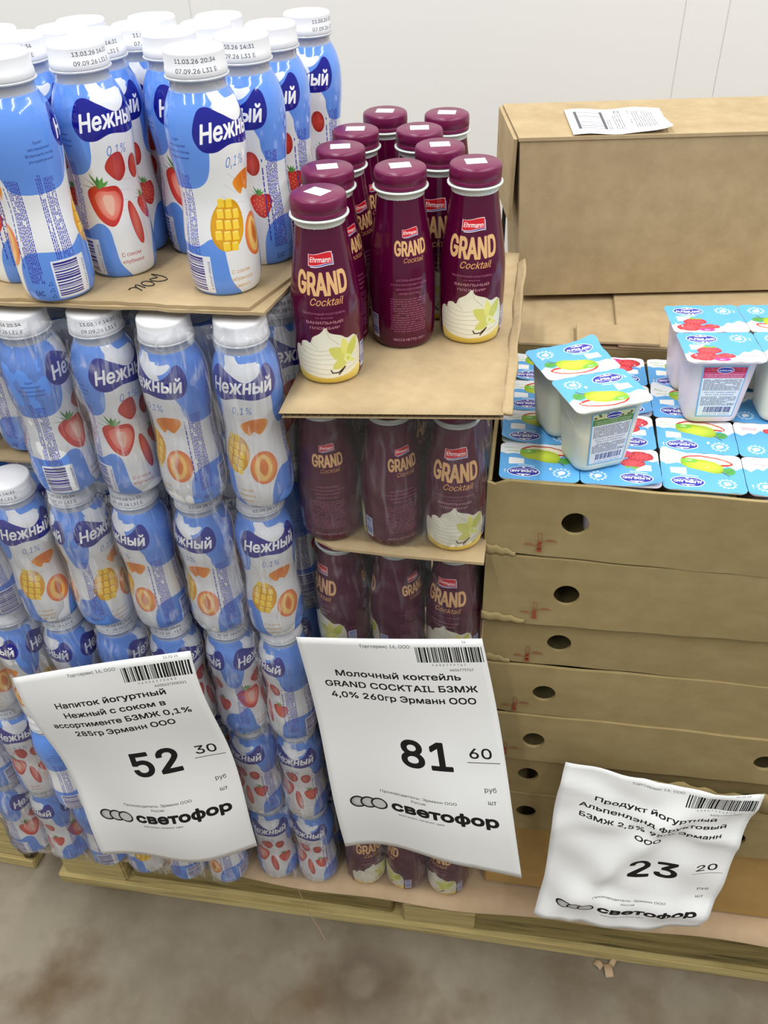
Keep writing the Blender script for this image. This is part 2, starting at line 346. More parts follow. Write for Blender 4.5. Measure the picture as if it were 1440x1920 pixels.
def cup_art(kind):
    W, H = 260, 400; c = Canvas(W, H, rgb(110, 178, 226)); g = kind == 'pear'; K = rgb(60, 66, 110)
    c.rect(7, 7, W-7, H-7, rgb(234, 238, 242))
    c.rect(7, 310, W-7, H-4, rgb(84, 130, 62) if g else rgb(206, 70, 120))
    c.rect(7, 356, W-7, H-4, rgb(190, 200, 150) if g else rgb(170, 36, 66))
    for i in range(16): c.ell(random.uniform(20, 240), random.uniform(362, 392), 9, 7, (rgb(110, 60, 50) if i % 3 else rgb(70, 120, 50)) if g else rgb(200, 60, 90))
    c.ell(130, 372, 48, 24, (1, 1, 1)); c.ell(130, 372, 45, 21, rgb(44, 52, 150)); c.text('ALPENLAND', 130, 365, 17, (1, 1, 1), bold=.03, width=76)
    c.text('ПРОДУКТ ЙОГУРТНЫЙ ПАСТЕРИЗОВАННЫЙ', 130, 332, 18, (1, 1, 1), bold=.02, width=220)
    c.text('С ЯБЛОКОМ И ГРУШЕЙ «ALPENLAND»' if g else 'С МАЛИНОЙ «ALPENLAND МОЛОЧНЫЙ»', 130, 316, 18, (1, 1, 1), bold=.02, width=215)
    c.dashes(16, 214, W-16, 304, 7.5, 3.6, K, seg=(6, 26), gap=3); c.text('ЙОГУРТ ЖӘНЕ КӘМПИТ', 130, 192, 19, rgb(40, 50, 120), bold=.015, width=200); c.text('ВКУС 2,5% «ALPENLAND»', 130, 174, 19, rgb(40, 50, 120), bold=.015, width=180)
    c.dashes(16, 92, W-16, 166, 7.5, 3.6, K, seg=(6, 26), gap=3)
    c.rect(190, 84, W-12, 128, rgb(234, 238, 242)); c.text('ЕАС', 220, 92, 36, rgb(40, 46, 90), bold=.02, width=46)
    c.bars(44, 34, 232, 80, rgb(40, 44, 120), unit=2.4); c.text('4 606779 487807', 138, 14, 18, K, width=190)
    return c.image('cup_label_'+kind)
def sheet_art(title, big, kop, code, date, seed, k_=1.0, dx=0):
    random.seed(seed); W, H = 900, 1272; c = Canvas(W, H, rgb(240, 241, 241)); K = rgb(18, 18, 20); G = rgb(60, 60, 64)
    Y = lambda v: H*(1-v*k_)
    c.text('Торгсервис 16, ООО', .48*W, Y(.034), 30, G, width=.27*W)
    c.text(date, .90*W, Y(.012)-4, 22, G)
    c.bars(.64*W, Y(.086), .985*W, Y(.030), K, unit=3.1); c.text('  '.join(code[:11]), .80*W, Y(.100), 20, K); c.text(code, .86*W, Y(.120), 25, K)
    for k, (t, wd) in enumerate(title): c.text(t, .51*W, Y(.155+.0475*k), 60, K, bold=.024, width=wd*W)
    c.text(big, .585*W, Y(.520), 270, K, bold=.022, width=.262*W)
    c.text(kop, .875*W, Y(.465), 96, K, bold=.014, width=.115*W); c.line([(.80*W, Y(.482)), (.97*W, Y(.482))], 3, K)
    c.text('руб', .90*W, Y(.598), 48, K, bold=.008); c.text('шт', .90*W, Y(.650), 46, K, bold=.008)
    c.text('Производитель: Эрманн ООО', .50*W, Y(.668), 30, K, width=.42*W, bold=.006); c.text('Россия', .50*W, Y(.690), 30, K, bold=.006)
    for k in (0, 1, 2):
        x = (.145+.062*k)*W; c.ell(x, Y(.732), 44, 38, K); c.ell(x, Y(.732), 35, 29, shade(x, Y(.732), 40, 40, rgb(205, 205, 205), rgb(140+30*k, 140+30*k, 140+30*k), grain=0))
    c.text('светофор', .63*W, Y(.750), 112, K, bold=.042, width=.57*W); c.text('магазин низких цен', .50*W, Y(.776), 22, K, bold=.012, width=.25*W)
    return c.image('price_sheet_print')
def cap_art(l1, l2):
    W, H = 768, 128; c = Canvas(W, H, rgb(224, 225, 229)); K = rgb(84, 84, 90)
    c.text(l1, .5*W, 74, 46, K, bold=.02, width=170); c.text(l2, .5*W, 22, 46, K, bold=.02, width=170)
    return c.image('cap_print')
def ship_art():
    W, H = 520, 330; c = Canvas(W, H, rgb(240, 240, 246)); K = rgb(90, 90, 96)
    c.rect(40, 60, 56, 290, K); c.rect(180, 60, 196, 290, K)
    for k in range(9): c.rect(56, 66+k*25, 180, 66+k*25+random.choice((7, 10, 13)), rgb(150, 150, 156))
    for x0, x1, y0, y1 in ((205, 235, 60, 190), (245, 300, 60, 250), (330, 345, 110, 290), (350, 470, 60, 280)):
        c.dashes(x0, y0, x1, y1, 13, 5, rgb(110, 110, 118), vertical=True, seg=(12, 60), gap=4)
    c.ell(275, 282, 15, 22, K); c.ell(275, 282, 9, 15, rgb(235, 235, 240))
    return c.image('shipping_print')

# ------------------------------------------------------------------ materials
def srgb(r, g, b):
    f = lambda v: (v/255/12.92) if v/255 <= .04045 else ((v/255+.055)/1.055)**2.4
    return (f(r), f(g), f(b), 1)
def mat(name, col, rough=.5, spec=.5, **kw):
    m = bpy.data.materials.new(name); m.use_nodes = True; b = m.node_tree.nodes['Principled BSDF']
    b.inputs['Base Color'].default_value = col; b.inputs['Roughness'].default_value = rough; b.inputs['Specular IOR Level'].default_value = spec
    for k, v in kw.items(): b.inputs[k.replace('_', ' ')].default_value = v
    return m
def noisy(name, c0, c1, scale=(8, 8, 8), rough=.8, detail=6, bump=.1, bscale=300, c2=None, lo=.35, hi=.65, spec=.3, dist=.001):
    m = mat(name, c0, rough, spec); nt = m.node_tree; N, L = nt.nodes, nt.links; b = N['Principled BSDF']
    tc = N.new('ShaderNodeTexCoord'); mp = N.new('ShaderNodeMapping'); mp.inputs['Scale'].default_value = scale; L.new(tc.outputs['Object'], mp.inputs[0])
    n = N.new('ShaderNodeTexNoise'); n.inputs['Scale'].default_value = 1; n.inputs['Detail'].default_value = detail; n.inputs['Roughness'].default_value = .65; L.new(mp.outputs[0], n.inputs[0])
    r = N.new('ShaderNodeValToRGB'); r.color_ramp.elements[0].color = c0; r.color_ramp.elements[0].position = lo; r.color_ramp.elements[1].color = c1; r.color_ramp.elements[1].position = hi
    L.new(n.outputs[0], r.inputs[0]); out = r.outputs[0]
    if c2:
        n2 = N.new('ShaderNodeTexNoise'); n2.inputs['Scale'].default_value = 2.2; n2.inputs['Detail'].default_value = 8; L.new(mp.outputs[0], n2.inputs[0])
        r2 = N.new('ShaderNodeValToRGB'); r2.color_ramp.elements[0].position = .52; r2.color_ramp.elements[1].position = .7; L.new(n2.outputs[0], r2.inputs[0])
        mx = N.new('ShaderNodeMixRGB'); L.new(r2.outputs[0], mx.inputs[0]); L.new(out, mx.inputs[1]); mx.inputs[2].default_value = c2; out = mx.outputs[0]
    L.new(out, b.inputs['Base Color'])
    if bump:
        nb = N.new('ShaderNodeTexNoise'); nb.inputs['Scale'].default_value = bscale; nb.inputs['Detail'].default_value = 4; L.new(tc.outputs['Object'], nb.inputs[0])
        bp = N.new('ShaderNodeBump'); bp.inputs['Strength'].default_value = bump; bp.inputs['Distance'].default_value = dist; L.new(nb.outputs[0], bp.inputs['Height']); L.new(bp.outputs[0], b.inputs['Normal'])
    return m
def printed(name, img, rough=.3, spec=.5, coat=0):
    m = mat(name, (1, 1, 1, 1), rough, spec); nt = m.node_tree; t = nt.nodes.new('ShaderNodeTexImage'); t.image = img; t.interpolation = 'Linear'
    nt.links.new(t.outputs[0], nt.nodes['Principled BSDF'].inputs['Base Color'])
    if coat: nt.nodes['Principled BSDF'].inputs['Coat Weight'].default_value = coat; nt.nodes['Principled BSDF'].inputs['Coat Roughness'].default_value = .05
    return m
def film_mat(name, haze=.045, streak=.42, scale=(85, 85, 13)):
    m = bpy.data.materials.new(name); m.use_nodes = True; nt = m.node_tree; N, L = nt.nodes, nt.links; N.clear()
    out = N.new('ShaderNodeOutputMaterial'); tr = N.new('ShaderNodeBsdfTransparent'); gl = N.new('ShaderNodeBsdfGlossy'); df = N.new('ShaderNodeBsdfDiffuse')
    gl.inputs['Roughness'].default_value = .07; df.inputs[0].default_value = (.9, .92, .95, 1); tr.inputs[0].default_value = (.97, .97, .98, 1)
    tc = N.new('ShaderNodeTexCoord'); mp = N.new('ShaderNodeMapping'); mp.inputs['Scale'].default_value = scale; L.new(tc.outputs['Object'], mp.inputs[0])
    n = N.new('ShaderNodeTexNoise'); n.inputs['Scale'].default_value = 1; n.inputs['Detail'].default_value = 5; n.inputs['Distortion'].default_value = 1.5; L.new(mp.outputs[0], n.inputs[0])
    bp = N.new('ShaderNodeBump'); bp.inputs['Strength'].default_value = .8; bp.inputs['Distance'].default_value = .004; L.new(n.outputs[0], bp.inputs['Height'])
    L.new(bp.outputs[0], gl.inputs['Normal'])
    r = N.new('ShaderNodeValToRGB'); r.color_ramp.elements[0].position = .54; r.color_ramp.elements[0].color = (haze,)*3+(1,); r.color_ramp.elements[1].position = .74; r.color_ramp.elements[1].color = (streak,)*3+(1,); L.new(n.outputs[0], r.inputs[0])
    m1 = N.new('ShaderNodeMixShader'); L.new(r.outputs[0], m1.inputs[0]); L.new(tr.outputs[0], m1.inputs[1]); L.new(df.outputs[0], m1.inputs[2])
    fr = N.new('ShaderNodeLayerWeight'); fr.inputs[0].default_value = .22; L.new(bp.outputs[0], fr.inputs['Normal'])
    ml = N.new('ShaderNodeMath'); ml.operation = 'MULTIPLY_ADD'; ml.inputs[1].default_value = .5; ml.inputs[2].default_value = .03; L.new(fr.outputs['Fresnel'], ml.inputs[0])
    m2 = N.new('ShaderNodeMixShader'); L.new(ml.outputs[0], m2.inputs[0]); L.new(m1.outputs[0], m2.inputs[1]); L.new(gl.outputs[0], m2.inputs[2]); L.new(m2.outputs[0], out.inputs[0])
    return m
M = {}
M['straw'] = printed('strawberry_bottle_print', yogurt_wrap('strawberry'), .14, .5, .5)
M['mango'] = printed('mango_bottle_print', yogurt_wrap('mango'), .14, .5, .5)
M['grand'] = printed('cocktail_bottle_print', cocktail_wrap(), .16, .4, .3)
M['lid_pear'] = printed('pear_lid_print', lid_art('pear'), .35); M['lid_rasp'] = printed('raspberry_lid_print', lid_art('raspberry'), .35)
M['cup_pear'] = printed('pear_cup_print', cup_art('pear'), .4); M['cup_rasp'] = printed('raspberry_cup_print', cup_art('raspberry'), .4)
M['sheet1'] = printed('price_print_a', sheet_art([('Напиток йогуртный', .62), ('Нежный с соком в', .57), ('ассортименте БЗМЖ 0,1%', .79), ('285гр Эрманн ООО', .57)], '52', '30', '4605627008321', '22.02.26', 3), .7, .3)
M['sheet2'] = printed('price_print_b', sheet_art([('Молочный коктейль', .67), ('GRAND COCKTAIL БЗМЖ', .82), ('4,0% 260гр Эрманн ООО', .78)], '81', '60', '4606779767', '04', 4), .7, .3)
M['sheet3'] = printed('price_print_c', sheet_art([('Продукт йогуртный', .63), ('Альпенлэнд фруктовый', .77), ('БЗМЖ 2,5% 95гр Эрманн', .75), ('ООО', .14)], '23', '20', '4606779487801', '04.05.25', 5, 1.17), .7, .3)
random.seed(9)
def relief(m, sc, st):
    nt = m.node_tree; tc = nt.nodes.new('ShaderNodeTexCoord'); n = nt.nodes.new('ShaderNodeTexVoronoi'); n.feature = 'SMOOTH_F1'; n.inputs['Scale'].default_value = sc; b = nt.nodes.new('ShaderNodeBump'); b.inputs['Strength'].default_value = st; b.inputs['Distance'].default_value = .012
    nt.links.new(tc.outputs['Object'], n.inputs['Vector']); nt.links.new(n.outputs['Distance'], b.inputs['Height']); nt.links.new(b.outputs[0], nt.nodes['Principled BSDF'].inputs['Normal'])
relief(M['sheet1'], 9, .28); relief(M['sheet2'], 9, .28); relief(M['sheet3'], 13, .6)
M['ship'] = printed('shipping_print', ship_art(), .6, .3)
M['cap1'] = printed('cap_print_a', cap_art('11.03.26 20:34', '07.09.26 L31 E'), .35); M['cap2'] = printed('cap_print_b', cap_art('13.03.26 14:31', '09.09.26 L31 E'), .35)
M['white'] = mat('white_plastic', srgb(224, 225, 229), .35); M['neck'] = mat('milky_neck', srgb(196, 200, 206), .18, .5, Coat_Weight=.4)
M['gneck'] = mat('pale_neck', srgb(212, 220, 214), .3); M['gcap'] = mat('maroon_cap', srgb(108, 18, 66), .32, .5)
M['base'] = mat('bottle_base', srgb(225, 228, 230), .4); M['sticker'] = mat('sticker_paper', srgb(240, 240, 240), .5)
M['board'] = noisy('cardboard', srgb(168, 147, 112), srgb(182, 161, 125), (30, 30, 30), .9, bump=.25, bscale=900, dist=.0003)
M['boardy'] = noisy('golden_cardboard', srgb(172, 138, 82), srgb(184, 150, 92), (24, 24, 24), .85, bump=.2, bscale=700, dist=.0003)
M['carton'] = noisy('tray_cardboard', srgb(150, 132, 90), srgb(161, 143, 101), (26, 26, 40), .9, bump=.3, bscale=800, dist=.0003)
M['slip'] = noisy('kraft_sheet', srgb(178, 152, 120), srgb(192, 166, 134), (14, 14, 14), .85, bump=.2, bscale=400, dist=.0004)
M['wood'] = noisy('pallet_wood', srgb(176, 158, 106), srgb(206, 188, 130), (3, 60, 60), .85, bump=.35, bscale=200, c2=srgb(150, 132, 82))
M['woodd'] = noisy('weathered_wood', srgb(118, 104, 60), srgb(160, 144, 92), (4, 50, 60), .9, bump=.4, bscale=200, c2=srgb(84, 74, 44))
M['bark'] = noisy('bark', srgb(64, 52, 32), srgb(120, 100, 62), (40, 40, 40), .95, bump=1, bscale=120, dist=.004)
M['floor'] = noisy('concrete', srgb(114, 103, 85), srgb(144, 135, 118), (3.2, 3.2, 3.2), .75, detail=10, bump=.2, bscale=160, c2=srgb(102, 85, 62), lo=.38, hi=.62)
M['wall'] = mat('wall_paint', srgb(238, 238, 237), .35, .4)
M['ink'] = mat('red_brown_ink', srgb(150, 72, 44), .8); M['pen'] = mat('pen_ink', srgb(40, 36, 36), .7); M['dark'] = mat('dark_gap', srgb(30, 26, 22), .9)
M['pearcup'] = mat('pear_yogurt_cup', srgb(232, 234, 214), .35, .5, Subsurface_Weight=.15); M['raspcup'] = mat('raspberry_yogurt_cup', srgb(232, 220, 226), .35, .5, Subsurface_Weight=.15)
for k in ('pearcup', 'raspcup'): M[k].node_tree.nodes['Principled BSDF'].inputs['Subsurface Scale'].default_value = .01
M['film'] = film_mat('shrink_film'); M['film2'] = film_mat('clear_film', .03, .12, (70, 70, 14))

def floor_ring(m, cx, cy, rad):
    # an old dark ring-shaped stain soaked into the concrete at one spot
    nt = m.node_tree; N, L = nt.nodes, nt.links; b = N['Principled BSDF']; src = b.inputs['Base Color'].links[0].from_socket
    tc = N.new('ShaderNodeTexCoord'); nz = N.new('ShaderNodeTexNoise'); nz.inputs['Scale'].default_value = 22; nz.inputs['Detail'].default_value = 5; L.new(tc.outputs['Object'], nz.inputs[0])
    ad = N.new('ShaderNodeVectorMath'); ad.operation = 'MULTIPLY_ADD'; L.new(nz.outputs['Color'], ad.inputs[0]); ad.inputs[1].default_value = (.04, .04, 0); L.new(tc.outputs['Object'], ad.inputs[2])
    d = N.new('ShaderNodeVectorMath'); d.operation = 'DISTANCE'; L.new(ad.outputs[0], d.inputs[0]); d.inputs[1].default_value = (cx+.02, cy+.02, 0)
    r = N.new('ShaderNodeValToRGB'); e = r.color_ramp.elements; e[0].position = .55*rad; e[0].color = (.15,)*3+(1,); e[1].position = rad*2.6; e[1].color = (0, 0, 0, 1)
    q = e.new(rad); q.color = (.55,)*3+(1,); L.new(d.outputs['Value'], r.inputs[0])
    mx = N.new('ShaderNodeMixRGB'); L.new(r.outputs[0], mx.inputs[0]); L.new(src, mx.inputs[1]); mx.inputs[2].default_value = srgb(78, 62, 50); L.new(mx.outputs[0], b.inputs['Base Color'])
floor_ring(M['floor'], -.161, .552, .030)

# ------------------------------------------------------------------ object helpers
def mesh(name, V, Fs, m, uv=None, smooth=False, mats=None):
    me = bpy.data.meshes.new(name); me.from_pydata([tuple(v) for v in V], [], Fs)
    for q in ([m] if not isinstance(m, (list, tuple)) else m): me.materials.append(q)
    if uv is not None:
        l = me.uv_layers.new(name='uv'); l.data.foreach_set('uv', np.array(uv, np.float32).ravel())
    if mats: me.polygons.foreach_set('material_index', mats)
    if smooth: me.polygons.foreach_set('use_smooth', [True]*len(Fs))
    me.update(); return me
def obj(name, me, parent=None, loc=None, rot=None):
    o = bpy.data.objects.new(name, me); COL.objects.link(o)
    if parent: o.parent = parent
    if loc is not None: o.location = loc
    if rot is not None: o.rotation_euler = rot
    return o
def tag(o, label=None, cat=None, group=None, kind=None):
    if label: o['label'] = label
    if cat: o['category'] = cat
    if group: o['group'] = group
    if kind: o['kind'] = kind
    return o
def lathe(name, prof, m, seg=48, uvz=None, ridge=0, caps=True, smooth=True, mid=None):
    # prof: list of (r, z). u = .5 faces -Y; v runs over uvz = (z0, z1)
    V, Fs, UV = [], [], []
    n = len(prof)
    for r, z in prof:
        for s in range(seg):
            a = -math.pi/2+(s/seg-.5)*2*math.pi; q = r+(ridge if (ridge and s % 2 and mid and mid[0] < z < mid[1]) else 0)
            V.append((q*math.cos(a), q*math.sin(a), z))
    z0, z1 = uvz or (prof[0][1], prof[-1][1])
    for i in range(n-1):
        for s in range(seg):
            t = (s+1) % seg; Fs.append((i*seg+s, i*seg+t, (i+1)*seg+t, (i+1)*seg+s))
            va, vb = (prof[i][1]-z0)/(z1-z0), (prof[i+1][1]-z0)/(z1-z0)
            UV += [(s/seg, va), ((s+1)/seg, va), ((s+1)/seg, vb), (s/seg, vb)]
    if caps:
        Fs.append(tuple(range(seg))[::-1]); UV += [(.02, .99 if uvz is None else .02)]*seg
        Fs.append(tuple((n-1)*seg+s for s in range(seg))); UV += [(.02, .02)]*seg
    me = mesh(name, V, Fs, m, UV, smooth)
    if caps and smooth:
        for p in list(me.polygons)[-2:]: p.use_smooth = False
    return me
def smooth_prof(P, n=4):
    out = []
    for i in range(len(P)-1):
        p0, p1, p2, p3 = (np.array(P[min(max(i+k-1, 0), len(P)-1)]) for k in range(4))
        for j in range(n):
            t = j/n; out.append(tuple(.5*((2*p1)+(-p0+p2)*t+(2*p0-5*p1+4*p2-p3)*t*t+(-p0+3*p1-3*p2+p3)*t**3)))
    out.append(tuple(P[-1])); return out
def box_data(x0, x1, y0, y1, z0, z1):
    V = [(x, y, z) for z in (z0, z1) for y in (y0, y1) for x in (x0, x1)]
    return V, [(0, 2, 3, 1), (4, 5, 7, 6), (0, 1, 5, 4), (2, 6, 7, 3), (0, 4, 6, 2), (1, 3, 7, 5)]
def box(name, x0, x1, y0, y1, z0, z1, m, parent=None, bev=.0, jit=0, cuts=0):
    bm = bmesh.new(); V, Fs = box_data(x0, x1, y0, y1, z0, z1); vs = [bm.verts.new(v) for v in V]
    for f in Fs: bm.faces.new([vs[i] for i in f])
    if cuts: bmesh.ops.subdivide_edges(bm, edges=[e for e in bm.edges if e.calc_length() > max(.03, .2*max(x1-x0, y1-y0))], cuts=cuts, use_grid_fill=True)
    if jit:
        for v in bm.verts: v.co += Vector([random.uniform(-jit, jit) for _ in range(3)])
    if bev: bmesh.ops.bevel(bm, geom=bm.edges[:] if not cuts else [e for e in bm.edges if e.calc_face_angle(0) > .6], offset=bev, segments=2, affect='EDGES', clamp_overlap=True)
    me = bpy.data.meshes.new(name); bm.to_mesh(me); bm.free(); me.materials.append(m); return obj(name, me, parent)
def sheet3(name, P, th, m, parent=None, uv=None, smooth=True):
    # P: rows x cols of points -> thick sheet (P is its upper side, thickened downwards along the mean normal)
    R, C = len(P), len(P[0]); A = np.array(P, float)
    du = np.gradient(A, axis=1); dv = np.gradient(A, axis=0); nn = np.cross(du, dv); nn /= np.linalg.norm(nn, axis=2, keepdims=True)+1e-12
    B = A-nn*th; V = np.concatenate([A.reshape(-1, 3), B.reshape(-1, 3)]); Fs, UV = [], []; K = R*C
    I = lambda r, c: r*C+c
    for r in range(R-1):
        for c in range(C-1):
            Fs.append((I(r, c), I(r, c+1), I(r+1, c+1), I(r+1, c)))
            UV += [(c/(C-1), r/(R-1)), ((c+1)/(C-1), r/(R-1)), ((c+1)/(C-1), (r+1)/(R-1)), (c/(C-1), (r+1)/(R-1))]
    for r in range(R-1):
        for c in range(C-1):
            Fs.append((K+I(r, c), K+I(r+1, c), K+I(r+1, c+1), K+I(r, c+1))); UV += [(.01, .01)]*4
    edge = [I(0, c) for c in range(C)]+[I(r, C-1) for r in range(1, R)]+[I(R-1, c) for c in range(C-2, -1, -1)]+[I(r, 0) for r in range(R-2, 0, -1)]
    for a, b in zip(edge, edge[1:]+edge[:1]): Fs.append((b, a, K+a, K+b)); UV += [(.01, .01)]*4
    return obj(name, mesh(name, V, Fs, m, UV, smooth), parent)
def bez(a, b, t): return a+(b-a)*t
def bilerp(c, u, v): return (c[0]*(1-u)+c[1]*u)*(1-v)+(c[3]*(1-u)+c[2]*u)*v   # c: BL, BR, TR, TL
def tubes_mesh(name, lines, r, m, seg=6):
    V, Fs = [], []
    for pts in lines:
        b = len(V); pts = [Vector(p) for p in pts]
        for i, p in enumerate(pts):
            d = (pts[min(i+1, len(pts)-1)]-pts[max(i-1, 0)]).normalized(); u = d.orthogonal().normalized(); v = d.cross(u)
            for s in range(seg): a = s*2*math.pi/seg; V.append(p+r*(math.cos(a)*u+math.sin(a)*v))
        for i in range(len(pts)-1):
            for s in range(seg): t = (s+1) % seg; Fs.append((b+i*seg+s, b+i*seg+t, b+(i+1)*seg+t, b+(i+1)*seg+s))
    return mesh(name, V, Fs, m, smooth=True)

# ------------------------------------------------------------------ floor and wall
def structure(name, V, Fs, m): return tag(obj(name, mesh(name, V, Fs, m)), kind='structure')
structure('floor', [(-4, -2.5, 0), (4, -2.5, 0), (4, 1.56, 0), (-4, 1.56, 0)], [(0, 1, 2, 3)], M['floor'])
WY = 1.52
wall = tag(bpy.data.objects.new('wall_back', None), kind='structure'); COL.objects.link(wall)
seams = [-4, -2.85, -1.7, -.56, .20, .262, 1.2, 2.3, 4]
for a, b in zip(seams, seams[1:]):
    box('panel', a+.0001, b-.0001, WY, WY+.05, 0, 3.0, M['wall'], wall, bev=.0009)
st = mat('wall_smudge', srgb(150, 148, 144), .6)
for i, (x, z) in enumerate(((-.055, 1.315), (-.045, 1.323), (-.03, 1.317), (-.015, 1.33), (.015, 1.315), (-.60, 1.36), (-.59, 1.38))):
    o = obj('smudge', lathe('smudge', [(.0012, 0), (.0008, .0002)], st, 8), wall, (x, WY-.0001, z), (math.pi/2, 0, 0))

# ------------------------------------------------------------------ pallets
def pallet(name, x0, x1, y0, m1, m2, label, loc=(0, 0, 0), rz=0):
    p = tag(obj(name, None, loc=loc, rot=(0, 0, rz)), label, 'pallet', 'wooden pallets'); L = x1-x0
    D = .8; jy = (0, .35, .7)
    for y in jy: box('bottom_board', x0, x1, y0+y-(.003 if y == 0 else 0), y0+y+.1, 0, .022, m1, p, .002, .0006, 3)
    for i, x in enumerate((x0+.012, (x0+x1)/2-.045, x1-.112)):
        for y in jy: box('block', x, x+(.105 if i != 1 else .112), y0+y+.002, y0+y+.098, .022, .1, m1, p, .003, .001)
    for i, x in enumerate((x0, (x0+x1)/2-.05, x1-.1)): box('crosswise_board', x, x+.1, y0, y0+D, .1, .122, m1, p, .002)
    for k in range(5): box('top_board', x0, x1, y0+k*.175, y0+k*.175+.1, .122, .144, m2, p, .002, .0006, 3)
    return p
pm = pallet('wooden_pallet', -.672, .535, .637, M['wood'], M['wood'], 'worn timber pallet on the concrete floor carrying all three stacks')
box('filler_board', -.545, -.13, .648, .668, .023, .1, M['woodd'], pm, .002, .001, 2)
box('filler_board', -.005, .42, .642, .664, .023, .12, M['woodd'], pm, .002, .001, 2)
pl = pallet('wooden_pallet', -1.2, 0, 0, M['wood'], M['wood'], 'pale pallet cut off by the picture edge, beside the blue bottle stack', (-.722, .652, 0), math.radians(-2))
o = box('bark_edge', -.016, .004, -.004, .1, .024, .142, M['bark'], pl, .004, .003, 3)
# kraft slip sheet lying on the pallet, hanging over the front
P = []
for r in range(9):
    row = []
    for c in range(41):
        t = c/40; x = -.655+t*1.12; y = .59+r*.1 if r > 1 else (.604+.004*math.sin(t*9)+.002*math.sin(t*31)+.006*t if r == 0 else .636)
        z = .1495 if r > 0 else .1465+.002*math.sin(t*13)
        row.append((x, y, z))
    P.append(row)
tag(sheet3('kraft_sheet', P, .003, M['slip']), 'pinkish kraft sheet spread over the pallet under the stacks', 'sheet')
# ------------------------------------------------------------------ bottles
NP = smooth_prof([(.0235, .0015), (.0262, .003), (.0280, .010), (.0285, .022), (.0280, .042), (.0262, .058), (.0254, .070), (.0262, .084), (.0280, .100), (.0286, .113), (.0278, .124), (.0252, .133), (.0222, .139), (.0208, .1415)])
NP = [(.020, 0), (.0235, .0015)]+NP[1:]
NH, GH = .1745, .152
KZ = .149/.1415
NP = [(r, z*KZ) for r, z in NP]
n_body = {k: lathe('yogurt_bottle_'+k, NP, M[k], 56, (0, .1415*KZ)) for k in ('straw', 'mango')}
n_neck = lathe('neck', [(.0200, .1485), (.0198, .1555), (.0222, .1560), (.0228, .1567), (.0228, .1576), (.0212, .1580)], M['neck'], 40, caps=False)
capprof = [(.0217, .1580), (.0220, .1590), (.0218, .1630), (.0214, .1634), (.0213, .1720), (.0209, .1736), (.0198, .1745), (.0060, .1744)]
def cap_mesh(mk):
    return lathe('cap', capprof, M[mk], 96, (.1590, .1740), ridge=-.00018, mid=(.1636, .1738))
n_cap = [cap_mesh('cap1'), cap_mesh('cap2'), lathe('cap', capprof, M['white'], 96, ridge=-.00018, mid=(.1636, .1738))]
GP = smooth_prof([(.0235, .001), (.0262, .0025), (.0280, .009), (.0286, .028), (.0286, .056), (.0279, .072), (.0258, .088), (.0234, .103), (.0212, .117), (.0200, .1270), (.0197, .1305)])
GP = [(.021, 0), (.0235, .001)]+GP[1:]
g_body = lathe('cocktail_bottle', GP, M['grand'], 56, (0, .1305))
g_neck = lathe('neck', [(.0197, .1300), (.0197, .1350), (.0226, .1353), (.0231, .1360), (.0231, .1368), (.0213, .1372)], M['gneck'], 40, caps=False)
g_cap = lathe('cap', [(.0210, .1373), (.0214, .1380), (.0214, .1408), (.0209, .1412), (.0215, .1416), (.0216, .1465), (.0214, .1495), (.0207, .1510), (.0192, .1519), (.0005, .152)], M['gcap'], 96, ridge=-.00025, mid=(.1418, .1490))
sv, sf = box_data(-.0085, .0085, -.0065, .0065, .15205, .1522); g_stick = mesh('sticker', sv, sf, M['sticker'])
def turn(uc, x, y):   # heading that turns label position uc (0..1 round the bottle) towards the viewer's side
    return -(uc-.5)*2*math.pi-math.atan2(x, -y) if False else -(uc-.5)*2*math.pi+math.atan2(-x, y)*1.0
def yogurt(kind, x, y, z, uc, label, group, cap=2, capturn=0, lean=(0, 0)):
    o = obj('yogurt_drink_bottle', n_body[kind], None, (x, y, z), (lean[0], lean[1], turn(uc, x, y)))
    obj('neck', n_neck, o); c = obj('cap', n_cap[cap], o); c.rotation_euler = (0, 0, capturn-o.rotation_euler[2])
    tag(o, label, 'bottle', group); return o
def cocktail(x, y, z, uc, label, group, st=0, sticker=True):
    o = obj('milk_cocktail_bottle', g_body, None, (x, y, z), (0, 0, turn(uc, x, y)))
    obj('neck', g_neck, o); c = obj('cap', g_cap, o)
    if sticker: obj('sticker', g_stick, c, (0, 0, 0), (0, 0, st-o.rotation_euler[2]))
    tag(o, label, 'bottle', group); return o
FR = {'straw': 'strawberry', 'mango': 'mango and apricot'}
NZ_ = lambda y: 1.0452-.08*(y-.635)      # the upper card leans back a little
GZ_ = lambda y: .9680-.03*(y-.65)
